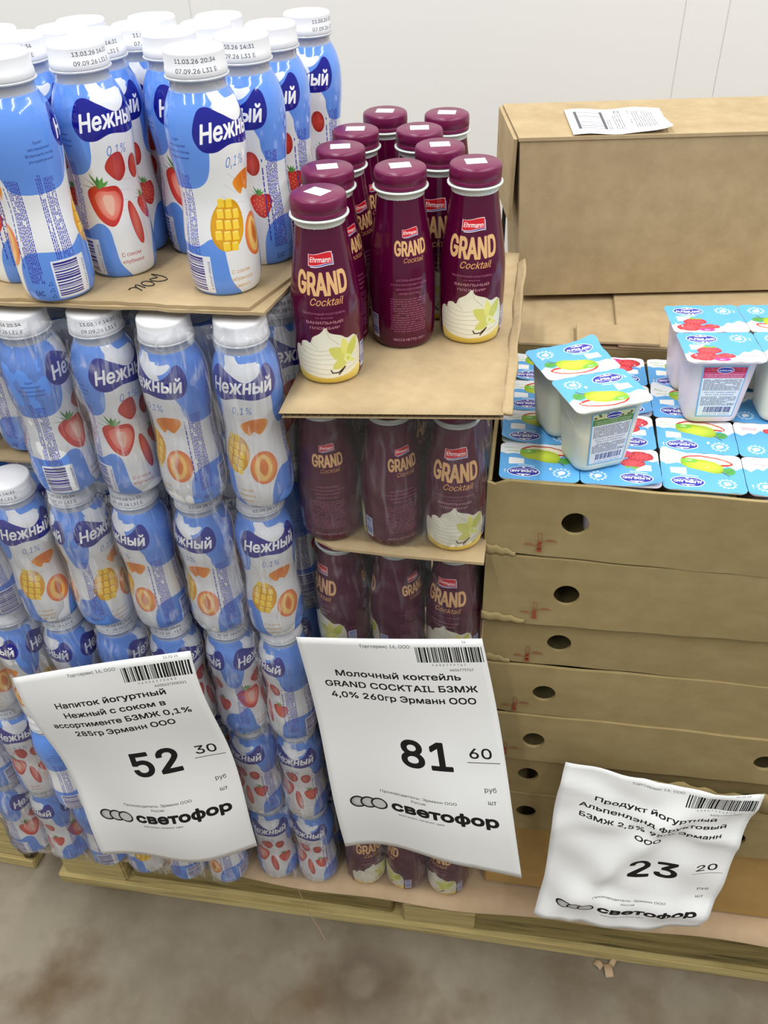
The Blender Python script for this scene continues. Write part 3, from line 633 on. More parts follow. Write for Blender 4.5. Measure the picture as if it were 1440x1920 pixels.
# loose bottles standing on the upper card: x, y, flavour, label position, cap print, cap heading, label
TB = [(-0.2389, 0.6428, 'mango', .375, 0, .35, 'mango yogurt drink bottle standing nearest the front card corner, handwriting beside it'),
 (-0.3399, 0.6734, 'straw', .41, 1, .95, 'strawberry yogurt drink bottle at the front behind the handwriting on the card'),
 (-0.3700, 0.6154, 'mango', .175, 2, 0, 'yogurt drink bottle turned to show its barcode, nearest of the loose ones'),
 (-0.2272, 0.7161, 'straw', .0, 1, .05, 'strawberry bottle directly behind the front mango one, cap stamped 14:31'),
 (-0.2240, 0.7891, 'straw', .96, 2, 0, 'strawberry bottle, third of the file along the card edge facing the maroon bottles'),
 (-0.2152, 0.8812, 'straw', .96, 0, 1.15, 'strawberry bottle standing hindmost along the card edge, tall against the white wall'),
 (-0.2922, 0.7363, 'straw', .45, 2, 0, 'strawberry bottle in the second rank with only the start of its logo showing'),
 (-0.3394, 0.7874, 'straw', .5, 0, .9, 'white-capped yogurt drink bottle in the fourth rank, behind the half-hidden logo bottle'),
 (-0.3507, 0.7304, 'straw', .5, 1, .55, 'strawberry bottle tucked between the two front strawberry and mango bottles'),
 (-0.2818, 0.7954, 'straw', .9, 2, 0, 'yogurt drink bottle of the fourth rank showing only its white cap'),
 (-0.2901, 0.8563, 'mango', .5, 2, 0, 'rearmost yogurt drink bottle with just a white cap top above the others'),
 (-0.3508, 0.8497, 'mango', .4, 2, 0, 'rearmost yogurt drink bottle capped white above the stamped cap'),
 (-0.4066, 0.7090, 'straw', .9, 0, .3, 'yogurt drink bottle behind the barcode one, cap stamped 20:34 half hidden'),
 (-0.3965, 0.7662, 'mango', .9, 2, 0, 'yogurt drink bottle of the rear rank with blue shoulder and plain cap'),
 (-0.4065, 0.8235, 'mango', .9, 2, 0, 'yogurt drink bottle in the rear rank farthest from the maroon bottles'),
 (-0.4181, 0.6509, 'straw', .1, 2, 0, 'yogurt drink bottle cut by the picture edge next to the barcode one'),
 (-0.4546, 0.7558, 'straw', .5, 2, 0, 'yogurt drink bottle cut by the picture edge in the rear rank')]
for x, y, k, uc, cp, ct, lb in TB: yogurt(k, x, y, NZ_(y), uc, lb, 'loose yogurt drink bottles on the card', cp, ct)
# wrapped stack: five layers
LZ = [.8615, .684, .507, .330, .1530]
LN = ['top wrapped layer', 'second wrapped layer', 'third wrapped layer', 'fourth wrapped layer', 'bottom layer']
ON = ['nearest', 'second from', 'third from', 'fourth from', 'fifth from', 'sixth from', 'seventh from', 'eighth from']
S, G_ = 'straw', 'mango'
LAY = [
 [(-.221, .607, G_, .54), (-.283, .603, G_, .03), (-.345, .610, S, .42), (-.406, .603, S, .29), (-.474, .665, G_, .2), (-.536, .665, S, .4)],
 [(-.230, .616, G_, .48), (-.290, .614, G_, .03), (-.352, .611, G_, .06), (-.413, .607, G_, .79), (-.474, .604, G_, .5), (-.535, .606, G_, .2)],
 [(-.230, .620, S, .09), (-.289, .620, S, .74), (-.351, .615, S, .76), (-.412, .612, S, .32), (-.473, .610, G_, .70), (-.535, .606, G_, .71), (-.598, .612, G_, .5)],
 [(-.232, .629, S, .97), (-.290, .627, S, 1.02), (-.352, .612, S, .4), (-.413, .61, S, .2), (-.474, .61, G_, .3), (-.537, .600, G_, .30), (-.596, .615, S, .55), (-.656, .615, S, .15)],
 [(-.232, .638, S, .98), (-.290, .636, S, .55), (-.360, .619, G_, .1), (-.420, .615, G_, .2), (-.481, .616, G_, .45), (-.541, .619, S, .3), (-.603, .620, S, .70), (-.663, .622, S, .39)]]
random.seed(5)
for li, rows in enumerate(LAY):
    for ci, (x, y, k, uc) in enumerate(rows):
        where = ('nearest' if ci == 0 else ON[ci])+' the maroon stack'
        cap = random.choice((0, 1)) if li in (0, 1) else random.choice((0, 1, 2)); ct = {2: 0.0}.get(cap, random.uniform(-.2, .7))
        if li == 0 and ci in (0, 1): cap = 2
        yogurt(k, x, y, LZ[li], uc, '%s yogurt drink in film, %s, front row, %s' % (FR[k].split()[0], LN[li], where), 'film-wrapped yogurt drink bottles, front row', cap, ct)
        nb = 1
        for b in range(nb):
            yogurt(random.choice((S, G_)), x+(.012 if ci == 0 else 0), y+.0605*(b+1), LZ[li]-(.0045 if li == 0 else 0), random.random(), 'yogurt drink in film, %s, second row, %s' % (LN[li], where), 'film-wrapped yogurt drink bottles, second row', 0 if ci == 0 else 2, .6)
    for b in (2, 3):
        yogurt(S if b == 2 else G_, rows[0][0]+.013, rows[0][1]+.0605*b, LZ[li]-(.005*b if li == 0 else 0), .1, 'yogurt drink in the dark gap beside the maroon stack, %s, %s row' % (LN[li], ('third', 'fourth')[b-2]), 'yogurt drink bottles deep in the gap', 2)
yogurt('mango', -.757, .700, .146, .3, 'yogurt drink bottle on the neighbouring pale pallet at the picture edge', 'film-wrapped yogurt drink bottles, front row')
# maroon stack
GB = [(-0.1597, 0.6465, .515, -.5), (-0.1073, 0.7168, .87, .3), (-0.0477, 0.7322, .5, .25), (-0.1657, 0.7094, .80, .3), (-0.1666, 0.7678, .8, .2), (-0.0819, 0.7797, .53, .2), (-0.1643, 0.8263, .8, .1), (-0.1063, 0.8329, .6, .15), (-0.1475, 0.8934, .8, 0), (-0.0871, 0.8900, .8, 0)]
GL = ['maroon cocktail bottle nearest the front edge of the corrugated card', 'maroon cocktail bottle in the middle showing its ingredients panel', 'maroon cocktail bottle beside the tall brown carton with full cream swirl',
 'maroon cocktail bottle directly behind the front one', 'maroon cocktail bottle third in the file next to the blue bottles', 'maroon cocktail bottle behind the middle and carton-side bottles', 'maroon cocktail bottle fourth in the file next to the blue bottles',
 'maroon cocktail bottle in the third rank beside the file', 'maroon cocktail bottle of the rear pair, next to the blue bottles', 'maroon cocktail bottle of the rear pair, next to the brown carton']
for (x, y, uc, st), lb in zip(GB, GL): cocktail(x, y, GZ_(y), uc, lb, 'loose cocktail bottles on the corrugated card', st)
GZ = [.805, .642, .479, .316, .1535]; GU = [[.92, .85, .5], [.67, .80, .555], [.5, .6, .9], [.4, .9, .5], [.45, .70, .60]]
GX = [[-.167, -.108, -.050], [-.166, -.1075, -.049], [-.165, -.107, -.049], [-.165, -.107, -.049], [-.164, -.106, -.048]]; GY = [.634, .645, .64, .64, .645]
GN = ['upper film-wrapped layer', 'second film-wrapped layer', 'third film-wrapped layer', 'fourth film-wrapped layer', 'bottom layer']
for li in range(5):
    for ci in range(3):
        wh = ['beside the blue stack', 'in the middle', 'beside the trays'][ci]
        for b in range(2 if li else 4):
            cocktail(GX[li][ci], GY[li]+b*.0585, GZ[li], GU[li][ci] if b == 0 else random.random(), 'maroon cocktail bottle, %s, %s row, %s' % (GN[li], ('front', 'second', 'third', 'fourth')[b], wh), 'film-wrapped cocktail bottles, %s row' % ('front', 'second', 'third', 'fourth')[b], sticker=False)

# ------------------------------------------------------------------ shrink film round the packs
def film(xs, y, z, h, prof, m, label, rows=2, sag=.5, seed=0, pitch=.0605, top=.94, group='shrink film on the yogurt drink packs'):
    rs = random.Random(seed); ph = [rs.uniform(0, 6) for _ in range(6)]
    x0, x1 = min(xs), max(xs); y1 = y+(rows-1)*pitch
    zr = np.array([p[1] for p in prof]); rr = np.array([p[0] for p in prof])
    NZ = 26; rings = []
    for k in range(NZ):
        t = k/(NZ-1); zz = .004+t*(h*top); r = np.interp(zz, zr, rr); rmax = max(rr)
        R_ = r+(rmax-r)*.45+.0016
        if t < .08: R_ -= .004*(1-t/.08)
        if t > .93: R_ -= .008*(t-.93)/.07
        ring = []
        # front with sag between bottles, then side, back, side
        NF = 14*len(xs)
        for i in range(NF+1):
            s = i/NF; x = x0-R_*.72+(x1-x0+2*R_*.72)*s
            d = min(abs(x-q) for q in xs); e = R_*R_-min(d, R_)**2; yc = math.sqrt(max(e, 0))
            yf = yc if (x < x0 or x > x1) else max(yc, R_*(1-sag*.55*(.4+.6*math.sin(math.pi*t))))
            wr = .0009*math.sin(x*420+ph[0]+9*t)+.0008*math.sin(zz*260+x*150+ph[1])+.0013*max(0, math.sin(x*90+ph[2]))*(1-t)**3*math.sin(x*900+ph[3])
            if t < .12: wr += .0018*math.sin(x*700+ph[4])*(1-t/.12)
            ring.append((x, y-max(yf, R_*.69)+wr, z+zz+.0025*math.sin(x*60+ph[5])*(1 if t in (0, 1) else .3)))
        ring.append((x1+R_, y, z+zz)); ring.append((x1+R_, y1, z+zz)); ring.append((x1+R_*.7, y1+R_*.7, z+zz)); ring.append((x0-R_*.7, y1+R_*.7, z+zz)); ring.append((x0-R_, y1, z+zz)); ring.append((x0-R_, y, z+zz))
        rings.append(ring)
    n = len(rings[0]); V = [p for r in rings for p in r]; Fs = []
    for k in range(NZ-1):
        for i in range(n): j = (i+1) % n; Fs.append((k*n+i, k*n+j, (k+1)*n+j, (k+1)*n+i))
    return tag(obj('shrink_film', mesh('shrink_film', V, Fs, m, smooth=True)), label, 'film', group)
NPF = NP+[(.0200, .150), (.0228, .157), (.0215, .1745)]
GPF = GP+[(.0198, .1345), (.0231, .136), (.0216, .152)]
PK = [[(0, 1), (2, 3), (4, 5)], [(0, 1), (2, 3), (4, 5)], [(0, 1), (2, 3), (4, 5, 6)], [(0, 1), (2, 3, 4), (5, 6, 7)], [(0, 1), (2, 3, 4), (5, 6, 7)]]
PN = ['nearest the maroon stack', 'second from the maroon stack', 'farthest from the maroon stack']
for li, pk in enumerate(PK):
    for pi, ids in enumerate(pk):
        xs = [LAY[li][i][0] for i in ids]; y = sum(LAY[li][i][1] for i in ids)/len(ids)-.0015
        film(xs, y, LZ[li], NH, NPF, M['film'], 'wrinkled film round yogurt drinks, %s, pack %s' % (LN[li], PN[pi]), seed=li*7+pi, top=.97)
for li in range(5):
    film(GX[li], GY[li]-.001, GZ[li], GH, GPF, M['film2'], 'clear film round the maroon bottles, %s' % GN[li], seed=40+li, pitch=.0585, top=.9, group='shrink film on the cocktail packs')

# ------------------------------------------------------------------ cards between and on the stacks
def card_poly(name, edge_pts, z, th, m, label, droop=None, cat='card'):
    # edge_pts: outline polygon (x, y); solid slab with small waviness
    bm = bmesh.new(); n = len(edge_pts)
    lo = [bm.verts.new((x, y, z)) for x, y in edge_pts]; hi = [bm.verts.new((x, y, z+th)) for x, y in edge_pts]
    bm.faces.new(hi); bm.faces.new(lo[::-1])
    for i in range(n): bm.faces.new((lo[i], lo[(i+1) % n], hi[(i+1) % n], hi[i]))
    bmesh.ops.triangulate(bm, faces=[f for f in bm.faces if len(f.verts) > 4])
    me = bpy.data.meshes.new(name); bm.to_mesh(me); bm.free(); me.materials.append(m)
    return tag(obj(name, me), label, cat)
def ragged(a, b, n, amp):
    return [(a[0]+(b[0]-a[0])*i/n+random.uniform(-amp, amp)*.4, a[1]+(b[1]-a[1])*i/n+random.uniform(-amp, amp)) for i in range(n)]
random.seed(21)
def lean_card(name, outline, th, m, parent, off):
    o = card_poly(name, outline, 0, th, m, 'x')
    for v in o.data.vertices: v.co.z += NZ_(v.co.y)-off
    for k in ('label', 'category'): del o[k]
    o.parent = parent; return o
nc = tag(obj('upper_card', None), 'brown card under the loose yogurt bottles, handwriting near its front edge', 'card')
lean_card('bottom_liner', ragged((-.52, .588), (-.272, .594), 24, .0012)+ragged((-.272, .592), (-.197, .5935), 8, .0006)+ragged((-.196, .5935), (-.166, .90), 22, .0015)+[(-.166, .93), (-.52, .93)], .0026, M['board'], nc, .0056)
lean_card('top_liner', ragged((-.52, .591), (-.275, .597), 24, .0012)+ragged((-.273, .594), (-.1985, .5955), 8, .0005)+[(-.180, .72), (-.17, .90), (-.52, .90)], .0026, M['board'], nc, .0027)
hand = [[(-0.3154, 0.6208), (-0.3155, 0.6245), (-0.3139, 0.6261), (-0.3109, 0.6262), (-0.3071, 0.6232), (-0.3042, 0.6206)], [(-0.3098, 0.6255), (-0.3136, 0.6297), (-0.3142, 0.6322), (-0.312, 0.632), (-0.3064, 0.6283), (-0.3038, 0.6269)], [(-0.2997, 0.6357), (-0.2994, 0.6338), (-0.3, 0.6322), (-0.3014, 0.6313), (-0.3035, 0.6311), (-0.3058, 0.6316), (-0.3081, 0.6329), (-0.3099, 0.6346), (-0.3111, 0.6366), (-0.3115, 0.6386), (-0.3109, 0.6401), (-0.3094, 0.6411), (-0.3074, 0.6413), (-0.305, 0.6407), (-0.3027, 0.6394), (-0.3009, 0.6377), (-0.2997, 0.6357)], [(-0.3107, 0.6578), (-0.308, 0.6558), (-0.3034, 0.6518), (-0.3035, 0.65), (-0.306, 0.6485), (-0.3075, 0.6457), (-0.3056, 0.6433), (-0.3009, 0.642), (-0.2972, 0.6423), (-0.2941, 0.6443), (-0.2929, 0.6479), (-0.2956, 0.6516), (-0.3002, 0.6547), (-0.3051, 0.6565), (-0.3104, 0.6581)]]
obj('handwriting', tubes_mesh('handwriting', [[(x, y, NZ_(y)+.0002) for x, y in l] for l in hand], .00055, M['pen']), nc)
# corrugated card under the loose maroon bottles: two liners and the wave between them
gc = tag(obj('corrugated_card', None, loc=(0, 0, 0)), 'corrugated card with open flutes under the loose maroon bottles', 'card')
CY0, CY1 = .571, .93
def grid(x0, x1, y0, y1, zf, nx=12, ny=12): return [[(bez(x0, x1, c/nx), bez(y0, y1, r/ny), zf(bez(x0, x1, c/nx), bez(y0, y1, r/ny))) for c in range(nx+1)] for r in range(ny+1)]
sheet3('top_liner', grid(-.187, -.010, CY0, CY1, lambda x, y: GZ_(y)-.0002+.0006*math.exp(-((y-.612)/.004)**2)), .0005, M['board'], gc)
sheet3('bottom_liner', grid(-.185, -.010, CY0+.001, CY1, lambda x, y: GZ_(y)-.0046), .0005, M['board'], gc)
W_ = []
for i in range(31*8+1):
    x = -.187+i*(.177/248); W_.append((x, -.0024+.0019*math.sin(i/8*2*math.pi)))
V = [(x, y, z+GZ_(y)) for y in (CY0+.0015, .93) for x, z in W_]; n = len(W_)
obj('fluting', mesh('fluting', V, [(i, i+1, n+i+1, n+i) for i in range(n-1)], M['board'], smooth=True), gc)
def skew(o):
    for v in o.data.vertices: v.co.y += (v.co.x+.187)*.095*max(0, 1-(v.co.y-.571)/.25)
for o_ in list(gc.children): skew(o_)
FL = [[(bez(-.0112, -.0030, c/4)+.0006*math.sin(y_*60), y_, GZ_(y_)+.004*(c/4)*max(0, (y_-.62)/.2)+.0006*math.sin(y_*90+c)) for c in range(5)] for y_ in np.linspace(CY0+.004, .90, 26)]
skew(sheet3('side_flap', FL, .003, M['board'], gc))
card_poly('layer_card', [(-.187, .64), (-.18, .612), (-.16, .601), (-.10, .598), (-.019, .597), (-.019, .88), (-.187, .88)], .8015, .003, M['board'], 'thin curved card between the maroon bottle layers')
card_poly('layer_card', [(-.62, .628), (-.445, .630), (-.440, .60+.035), (-.437, .80), (-.62, .80)], .8565-.0005, .0025, M['board'], 'card edge under the set-back yogurt pack at the picture edge')

# ------------------------------------------------------------------ trays with hand holes
def panel_hole(name, x0, x1, z0, z1, y, th, holes, m, parent, wob, seed, notch=True):
    # front board with round hand holes; wavy upper and lower edges, torn corner
    rs = random.Random(seed); bm = bmesh.new(); H = z1-z0
    nx = 60; xs = sorted(set([round(bez(x0, x1, i/nx), 5) for i in range(nx+1)]))
    zt = lambda x: z1+.0012*math.sin(x*17+seed)+.0005*math.sin(x*70+seed)-(.006*max(0, 1-abs(x-x0-.006)/.012)*(1 if notch else 0))
    zb = lambda x: z0+.0022*math.sin(x*11+seed*2)+.0004*math.sin(x*90)+(.007*max(0, 1-(x-x0)/.022) if seed % 2 else .003*max(0, 1-(x-x0)/.03))
    bulge = lambda x, t: wob*math.sin(math.pi*t)*math.sin((x-x0)*9+seed)
    rows = 10
    def P(x, t, b): return (x, y+b+bulge(x, t), zb(x)+(zt(x)-zb(x))*t)
    hx = [(cx, cz) for cx, cz in holes]; RX, RZ = .0124, .0128
    for b, flip in ((0, False), (th, True)):
        # sector mesh: grid cells away from holes + ring patches round holes
        def inpatch(xa, xb):
            return any(xa >= cx-.026-1e-6 and xb <= cx+.026+1e-6 for cx, _ in hx)
        cuts = sorted(set(xs+[c+s*.026 for c, _ in hx for s in (-1, 1)])); cuts = [c for c in cuts if not any(cx-.0259 < c < cx+.0259 for cx, _ in hx)]
        for a, c in zip(cuts, cuts[1:]):
            if inpatch(a, c): continue
            for r in range(rows):
                q = [bm.verts.new(P(*p, b)) for p in ((a, r/rows), (c, r/rows), (c, (r+1)/rows), (a, (r+1)/rows))]
                bm.faces.new(q if not flip else q[::-1])
        for cx, cz in hx:
            base_ = [i*2*math.pi/40 for i in range(40)]; cor = [math.atan2(sy*H*.5, sx*.026) % (2*math.pi) for sx in (1, -1) for sy in (1, -1)]
            A_ = sorted(base_+cor); N = len(A_); inner, outer = [], []
            for a in A_:
                ca, sa = math.cos(a), math.sin(a); inner.append((cx+RX*ca, (cz+RZ*sa-z0)/H))
                k = 1/max(abs(ca)/.026, abs(sa)/(H*.5)); ox, oz = cx+ca*k, .5+sa*k/H; outer.append((ox, min(1, max(0, oz))))
            for i in range(N):
                j = (i+1) % N; q = [bm.verts.new(P(*p, b)) for p in (outer[i], outer[j], inner[j], inner[i])]; bm.faces.new(q if not flip else q[::-1])
            if not flip:
                for i in range(N):
                    j = (i+1) % N; q = [bm.verts.new(P(*inner[i], 0)), bm.verts.new(P(*inner[j], 0)), bm.verts.new(P(*inner[j], th)), bm.verts.new(P(*inner[i], th))]; bm.faces.new(q)
    for a, c in zip(xs, xs[1:]):
        for t in (0, 1):
            bm.faces.new([bm.verts.new(P(a, t, 0)), bm.verts.new(P(c, t, 0)), bm.verts.new(P(c, t, th)), bm.verts.new(P(a, t, th))])
    bmesh.ops.remove_doubles(bm, verts=bm.verts, dist=2e-5)
    me = bpy.data.meshes.new(name); bm.to_mesh(me); bm.free(); me.materials.append(m)
    for p in me.polygons: p.use_smooth = False
    return obj(name, me, parent)
_tm = {}
def therm_mesh():
    V, Fs = [], []
    def R(x0, z0, x1, z1): b = len(V); V.extend([(x0, 0, z0), (x1, 0, z0), (x1, 0, z1), (x0, 0, z1)]); Fs.append((b, b+1, b+2, b+3))
    def Q(a, b_, wd):
        (xa, za), (xb, zb) = a, b_; L = math.hypot(xb-xa, zb-za); nx, nz = -(zb-za)/L*wd/2, (xb-xa)/L*wd/2; b = len(V); V.extend([(xa-nx, 0, za-nz), (xb-nx, 0, zb-nz), (xb+nx, 0, zb+nz), (xa+nx, 0, za+nz)]); Fs.append((b, b+1, b+2, b+3))
    R(-.0016, -.008, .0016, .0015)
    for i in range(10):
        a, c = i*math.pi/5, (i+1)*math.pi/5; b = len(V); V.extend([(0, 0, -.009), (.0026*math.cos(a), 0, -.009+.0026*math.sin(a)), (.0026*math.cos(c), 0, -.009+.0026*math.sin(c))]); Fs.append((b, b+1, b+2))
    Q((-.0016, .001), (-.0016, .0115), .0005); Q((.0016, .001), (.0016, .0115), .0005); Q((-.0016, .0115), (.0016, .0115), .0005)
    Q((-.014, -.0035), (-.003, -.0035), .0006); Q((-.003, -.0035), (.004, .0022), .0006); Q((.004, .0022), (.0165, .0022), .0006)
    for s, x, z in (('+2°C', -.0138, -.0028), ('+25°C', .0050, .0029)):
        v, t = text_tris(s, 0)
        for L in t:
            for i in range(len(L)): Q(tuple((x+v[L[i]][0]*.0042, z+v[L[i]][1]*.0034)), tuple((x+v[L[(i+1) % len(L)]][0]*.0042, z+v[L[(i+1) % len(L)]][1]*.0034)), .00028) if np.hypot(*(v[L[i]]-v[L[(i+1) % len(L)]])) > 1e-6 else None
    return mesh('temperature_mark', V, Fs, M['ink'])
TH = therm_mesh()
trays = [(.790, .874, .629, -.021, 0), (.702, .788, .6275, -.019, 1), (.631, .703, .637, -.0175, 2), (.551, .631, .633, -.016, 3), (.472, .551, .631, -.015, 4), (.394, .471, .638, -.012, 5), (.316, .393, .636, -.010, 6)]
HX = [.060, .061, .061, .052, .047, .046, .049]; TX = [.030, .032, .030, .022, .016, .012, .012]
TN = ['topmost tray, holding open yogurt packs', 'second tray down, torn at its corner', 'third tray down', 'fourth tray down', 'fifth tray down, above the crumpled price sheet', 'sixth tray down, half behind the crumpled price sheet', 'lowest tray, resting on the golden carton']
for i, (z0, z1, y0, x0, sd) in enumerate(trays):
    t = tag(obj('cardboard_tray', None, loc=(x0, y0, z0), rot=(0, 0, math.radians((-.3, .25, -.2, .2, 0, -.2, .1)[i]))), 'brown cardboard tray with round hand hole, '+TN[i], 'tray', 'stacked cardboard trays')
    wx = .425; h = z1-z0; D = .240
    panel_hole('front_panel', 0, wx, 0, h, 0, .0035, [(HX[i]-x0, h*.48), (HX[i]-x0+.252, h*.48)], M['carton'], t, .0012, sd+1, notch=(i == 0))
    box('side_panel', 0, .0035, .004, D, .001, h-.002, M['carton'], t); box('side_panel', wx-.0035, wx, .004, D, .001, h-.002, M['carton'], t)
    box('back_panel', .004, wx-.004, D-.0035, D, .001, h-(.006 if i == 0 else .002), M['carton'], t); box('base', .004, wx-.004, .004, D-.004, .0005, .003, M['carton'], t)
    if i in (0, 1, 2, 4):
        fl = [[(bez(-.001, .030+.012*(i % 2), c/10), -.0016-.0010*math.sin(r*1.2), -.001+r*.004*(1-.6*(c/10)**2)+.0012*math.sin(c*1.9+i)) for c in range(11)] for r in range(4)]
        sheet3('torn_flap', fl, .0012, M['carton'], t)
    if i < 6: obj('temperature_mark', TH, t, (TX[i]-x0, -.0022, h*.22))
# torn lip at the top tray corner
# golden carton below the trays
t = tag(box('golden_carton', .004, .40, .648, .87, .1535, .313, M['boardy'], bev=.002), 'golden brown closed carton under the lowest tray on the pallet', 'carton')
box('flap', .215, .312, .6465, .649, .158, .311, M['boardy'], t, .0006)
# dark strip and folded card at the front of the trays
sheet3('folded_strip', [[(bez(.09, .33, c/30), bez(.621, .628, r/4)-.004*math.sin(r), .463-.012*r+.004*math.sin(c*.5)+.003*math.sin(c*1.7)+.010*(1-c/30)) for c in range(31)] for r in range(4, -1, -1)], .0015, M['carton'])
tag(bpy.data.objects['folded_strip'], 'torn folded cardboard strip above the crumpled price sheet', 'cardboard strip')

# ------------------------------------------------------------------ cartons behind the trays
tb = tag(obj('flapped_carton', None), 'closed brown carton with overlapping flaps behind the topmost tray', 'carton')
box('body', -.012, .41, .874, 1.27, .1535, .878, M['carton'], tb)
box('side_flap', -.012, .41, .873, 1.27, .8785, .8815, M['board'], tb, .0006)
box('top_flap', .102, .285, .871, 1.10, .882, .8855, M['board'], tb, .0008)
box('overlap_flap', .058, .145, .8705, .912, .8858, .8885, M['board'], tb, .0006)
bb = tag(obj('shipping_carton', None, loc=(-.008, .972, .890), rot=(0, 0, math.radians(8.3))), 'large closed brown carton with a white shipping label on top', 'carton')
def prism(name, bot, top, z0, z1, m, parent):
    V = [(x, y, z0) for x, y in bot]+[(x, y, z1) for x, y in top]; n = len(bot)
    Fs = [tuple(range(n))[::-1], tuple(range(n, 2*n))]+[(i, (i+1) % n, n+(i+1) % n, n+i) for i in range(n)]
    return obj(name, mesh(name, V, Fs, m), parent)
prism('body', [(0, 0), (.43, 0), (.43, .13), (0, .13)], [(-.010, -.002), (.43, -.002), (.43, .128), (-.014, .128)], 0, .174, M['board'], bb)
prism('lid_flap', [(-.0115, -.0035), (.43, -.0035), (.43, .13), (-.016, .13)], [(-.0115, -.0035), (.43, -.0035), (.43, .13), (-.016, .13)], .1745, .178, M['board'], bb)
prism('corner_flap', [(-.0165, .01), (-.0125, .01), (-.0165, .126), (-.0205, .126)], [(-.0165, .0), (-.0125, .0), (-.0165, .128), (-.0205, .128)], .085, .176, M['board'], bb)
lab = sheet3('shipping_label', [[tuple(bilerp([np.array(p) for p in ((.051, .012, 0), (.152, .028, 0), (.146, .121, 0), (.041, .105, 0))], c/12, r/8)+np.array((0, 0, .0012+.0010*math.sin(c*.9)+(.007*max(0, (c-8)/4)**2 if r < 5 else 0)*(1-r/5)))) for c in range(13)] for r in range(9)], .0002, M['ship'])
lab.parent = None; lab.location = (-.014, .964, 1.0685)
tag(lab, 'white shipping label with a barcode curling on the large closed carton', 'label')
box('gap_shade_strip', -.0385, -.0335, 1.16, 1.166, 0, 1.045, M['dark']); tag(bpy.data.objects['gap_shade_strip'], 'shade of a narrow gap as a thin dark strip behind the large closed carton', 'strip')  # shade of a narrow gap, put in as a dark-coloured strip

# ------------------------------------------------------------------ yogurt cups
CW, CD, CH = .0715, .0570, .069
def rr(hw, hd, r, n=5):
    P = []
    for cx, cy, a0 in ((hw-r, hd-r, 0), (-hw+r, hd-r, 90), (-hw+r, -hd+r, 180), (hw-r, -hd+r, 270)):
        for i in range(n+1): a = math.radians(a0+90*i/n); P.append((cx+r*math.cos(a), cy+r*math.sin(a)))
    return P
def cup_mesh(m):
    lv = [(.022, .0185, .010, 0), (.0245, .021, .011, .0015), (.0255, .0218, .012, .006), (.0285, .0238, .011, .040), (.0305, .0252, .010, .0665), (.0345, .0275, .006, .0668), (.0350, .0280, .006, .0678), (.0350, .0280, .006, .0686)]
    V, Fs = [], []; n = 24
    for hw, hd, r, z in lv: V += [(x, y, z) for x, y in rr(hw, hd, r)]
    for k in range(len(lv)-1):
        for i in range(n): j = (i+1) % n; Fs.append((k*n+i, k*n+j, (k+1)*n+j, (k+1)*n+i))
    Fs += [tuple(range(n))[::-1], tuple((len(lv)-1)*n+i for i in range(n))]
    me = mesh('cup', V, Fs, m, smooth=True)
    for p in list(me.polygons)[-2:]: p.use_smooth = False
    return me
cupm = {'pear': cup_mesh(M['pearcup']), 'rasp': cup_mesh(M['raspcup'])}
def lid_mesh(m, curl):
    # foil lid on a 12 x 10 grid clipped to rounded corners, one corner may curl up
    NX, NY = 14, 12; V, Fs, UV = [], [], []; hw, hd = CW/2-.0003, CD/2-.0002; r = .005
    for j in range(NY+1):
        for i in range(NX+1):
            u, v = i/NX, j/NY; x, y = (u*2-1)*hw, (v*2-1)*hd
            dx, dy = abs(x)-(hw-r), abs(y)-(hd-r)
            if dx > 0 and dy > 0:
                L = math.hypot(dx, dy); k = max(dx, dy)/L if L else 1; x = math.copysign(hw-r+dx*k, x); y = math.copysign(hd-r+dy*k, y)
            z = .0004*math.sin(x*160+curl)*math.sin(y*130)+.0003*math.sin(x*400+y*300+curl*3)+.0003
            if curl:
                cx, cy = ((1, -1), (-1, 1), (1, 1))[curl % 3]; d = (x*cx/hw+y*cy/hd)
                if d > 1.35: z += (d-1.35)**1.3*.012
            V.append((x, y, .0688+z))
    for j in range(NY):
        for i in range(NX):
            a = j*(NX+1)+i; Fs.append((a, a+1, a+NX+2, a+NX+1)); UV += [(i/NX, j/NY), ((i+1)/NX, j/NY), ((i+1)/NX, (j+1)/NY), (i/NX, (j+1)/NY)]
    return mesh('lid', V, Fs, m, UV, True)
lids = {(k, c): lid_mesh(M['lid_'+k], c) for k in ('pear', 'rasp') for c in (0, 1, 2, 3)}
def lab_mesh(m):
    z0, z1 = .008, .063; f = lambda z: np.interp(z, [0, .006, .040, .0665], [.0215, .0218, .0238, .0252])+.0004
    V = [(-.017, -f(z0), z0), (.017, -f(z0), z0), (.0205, -f(z1), z1), (-.0205, -f(z1), z1)]
    V += [(x, y+.0003, z) for x, y, z in V]
    return mesh('label', V, [(0, 1, 2, 3), (0, 3, 7, 4), (1, 5, 6, 2), (3, 2, 6, 7), (0, 4, 5, 1)], m, [(0, 0), (1, 0), (1, 1), (0, 1)]+[(.01, .01)]*16)
labs = {'pear': lab_mesh(M['cup_pear']), 'rasp': lab_mesh(M['cup_rasp'])}
def pack(loc, rz, cols, rows, label, group, curls=(0,)):
    p = tag(obj('yogurt_pack', None, loc=loc, rot=(0, 0, rz)), label, 'yogurt pack', group); n = 0
    for r in range(rows):
        for c, k in enumerate(cols):
            x, y = (c-(len(cols)-1)/2)*CW, (r-(rows-1)/2)*CD
            q = obj('cup', cupm[k], p, (x, y, 0)); obj('lid', lids[(k, curls[n % len(curls)])], q)
            if r == 0 or r == rows-1: obj('label', labs[k], q, (0, 0, 0), (0, 0, 0 if r == 0 else math.pi))
            n += 1
    return p
random.seed(3)
TZ = .874-.0690
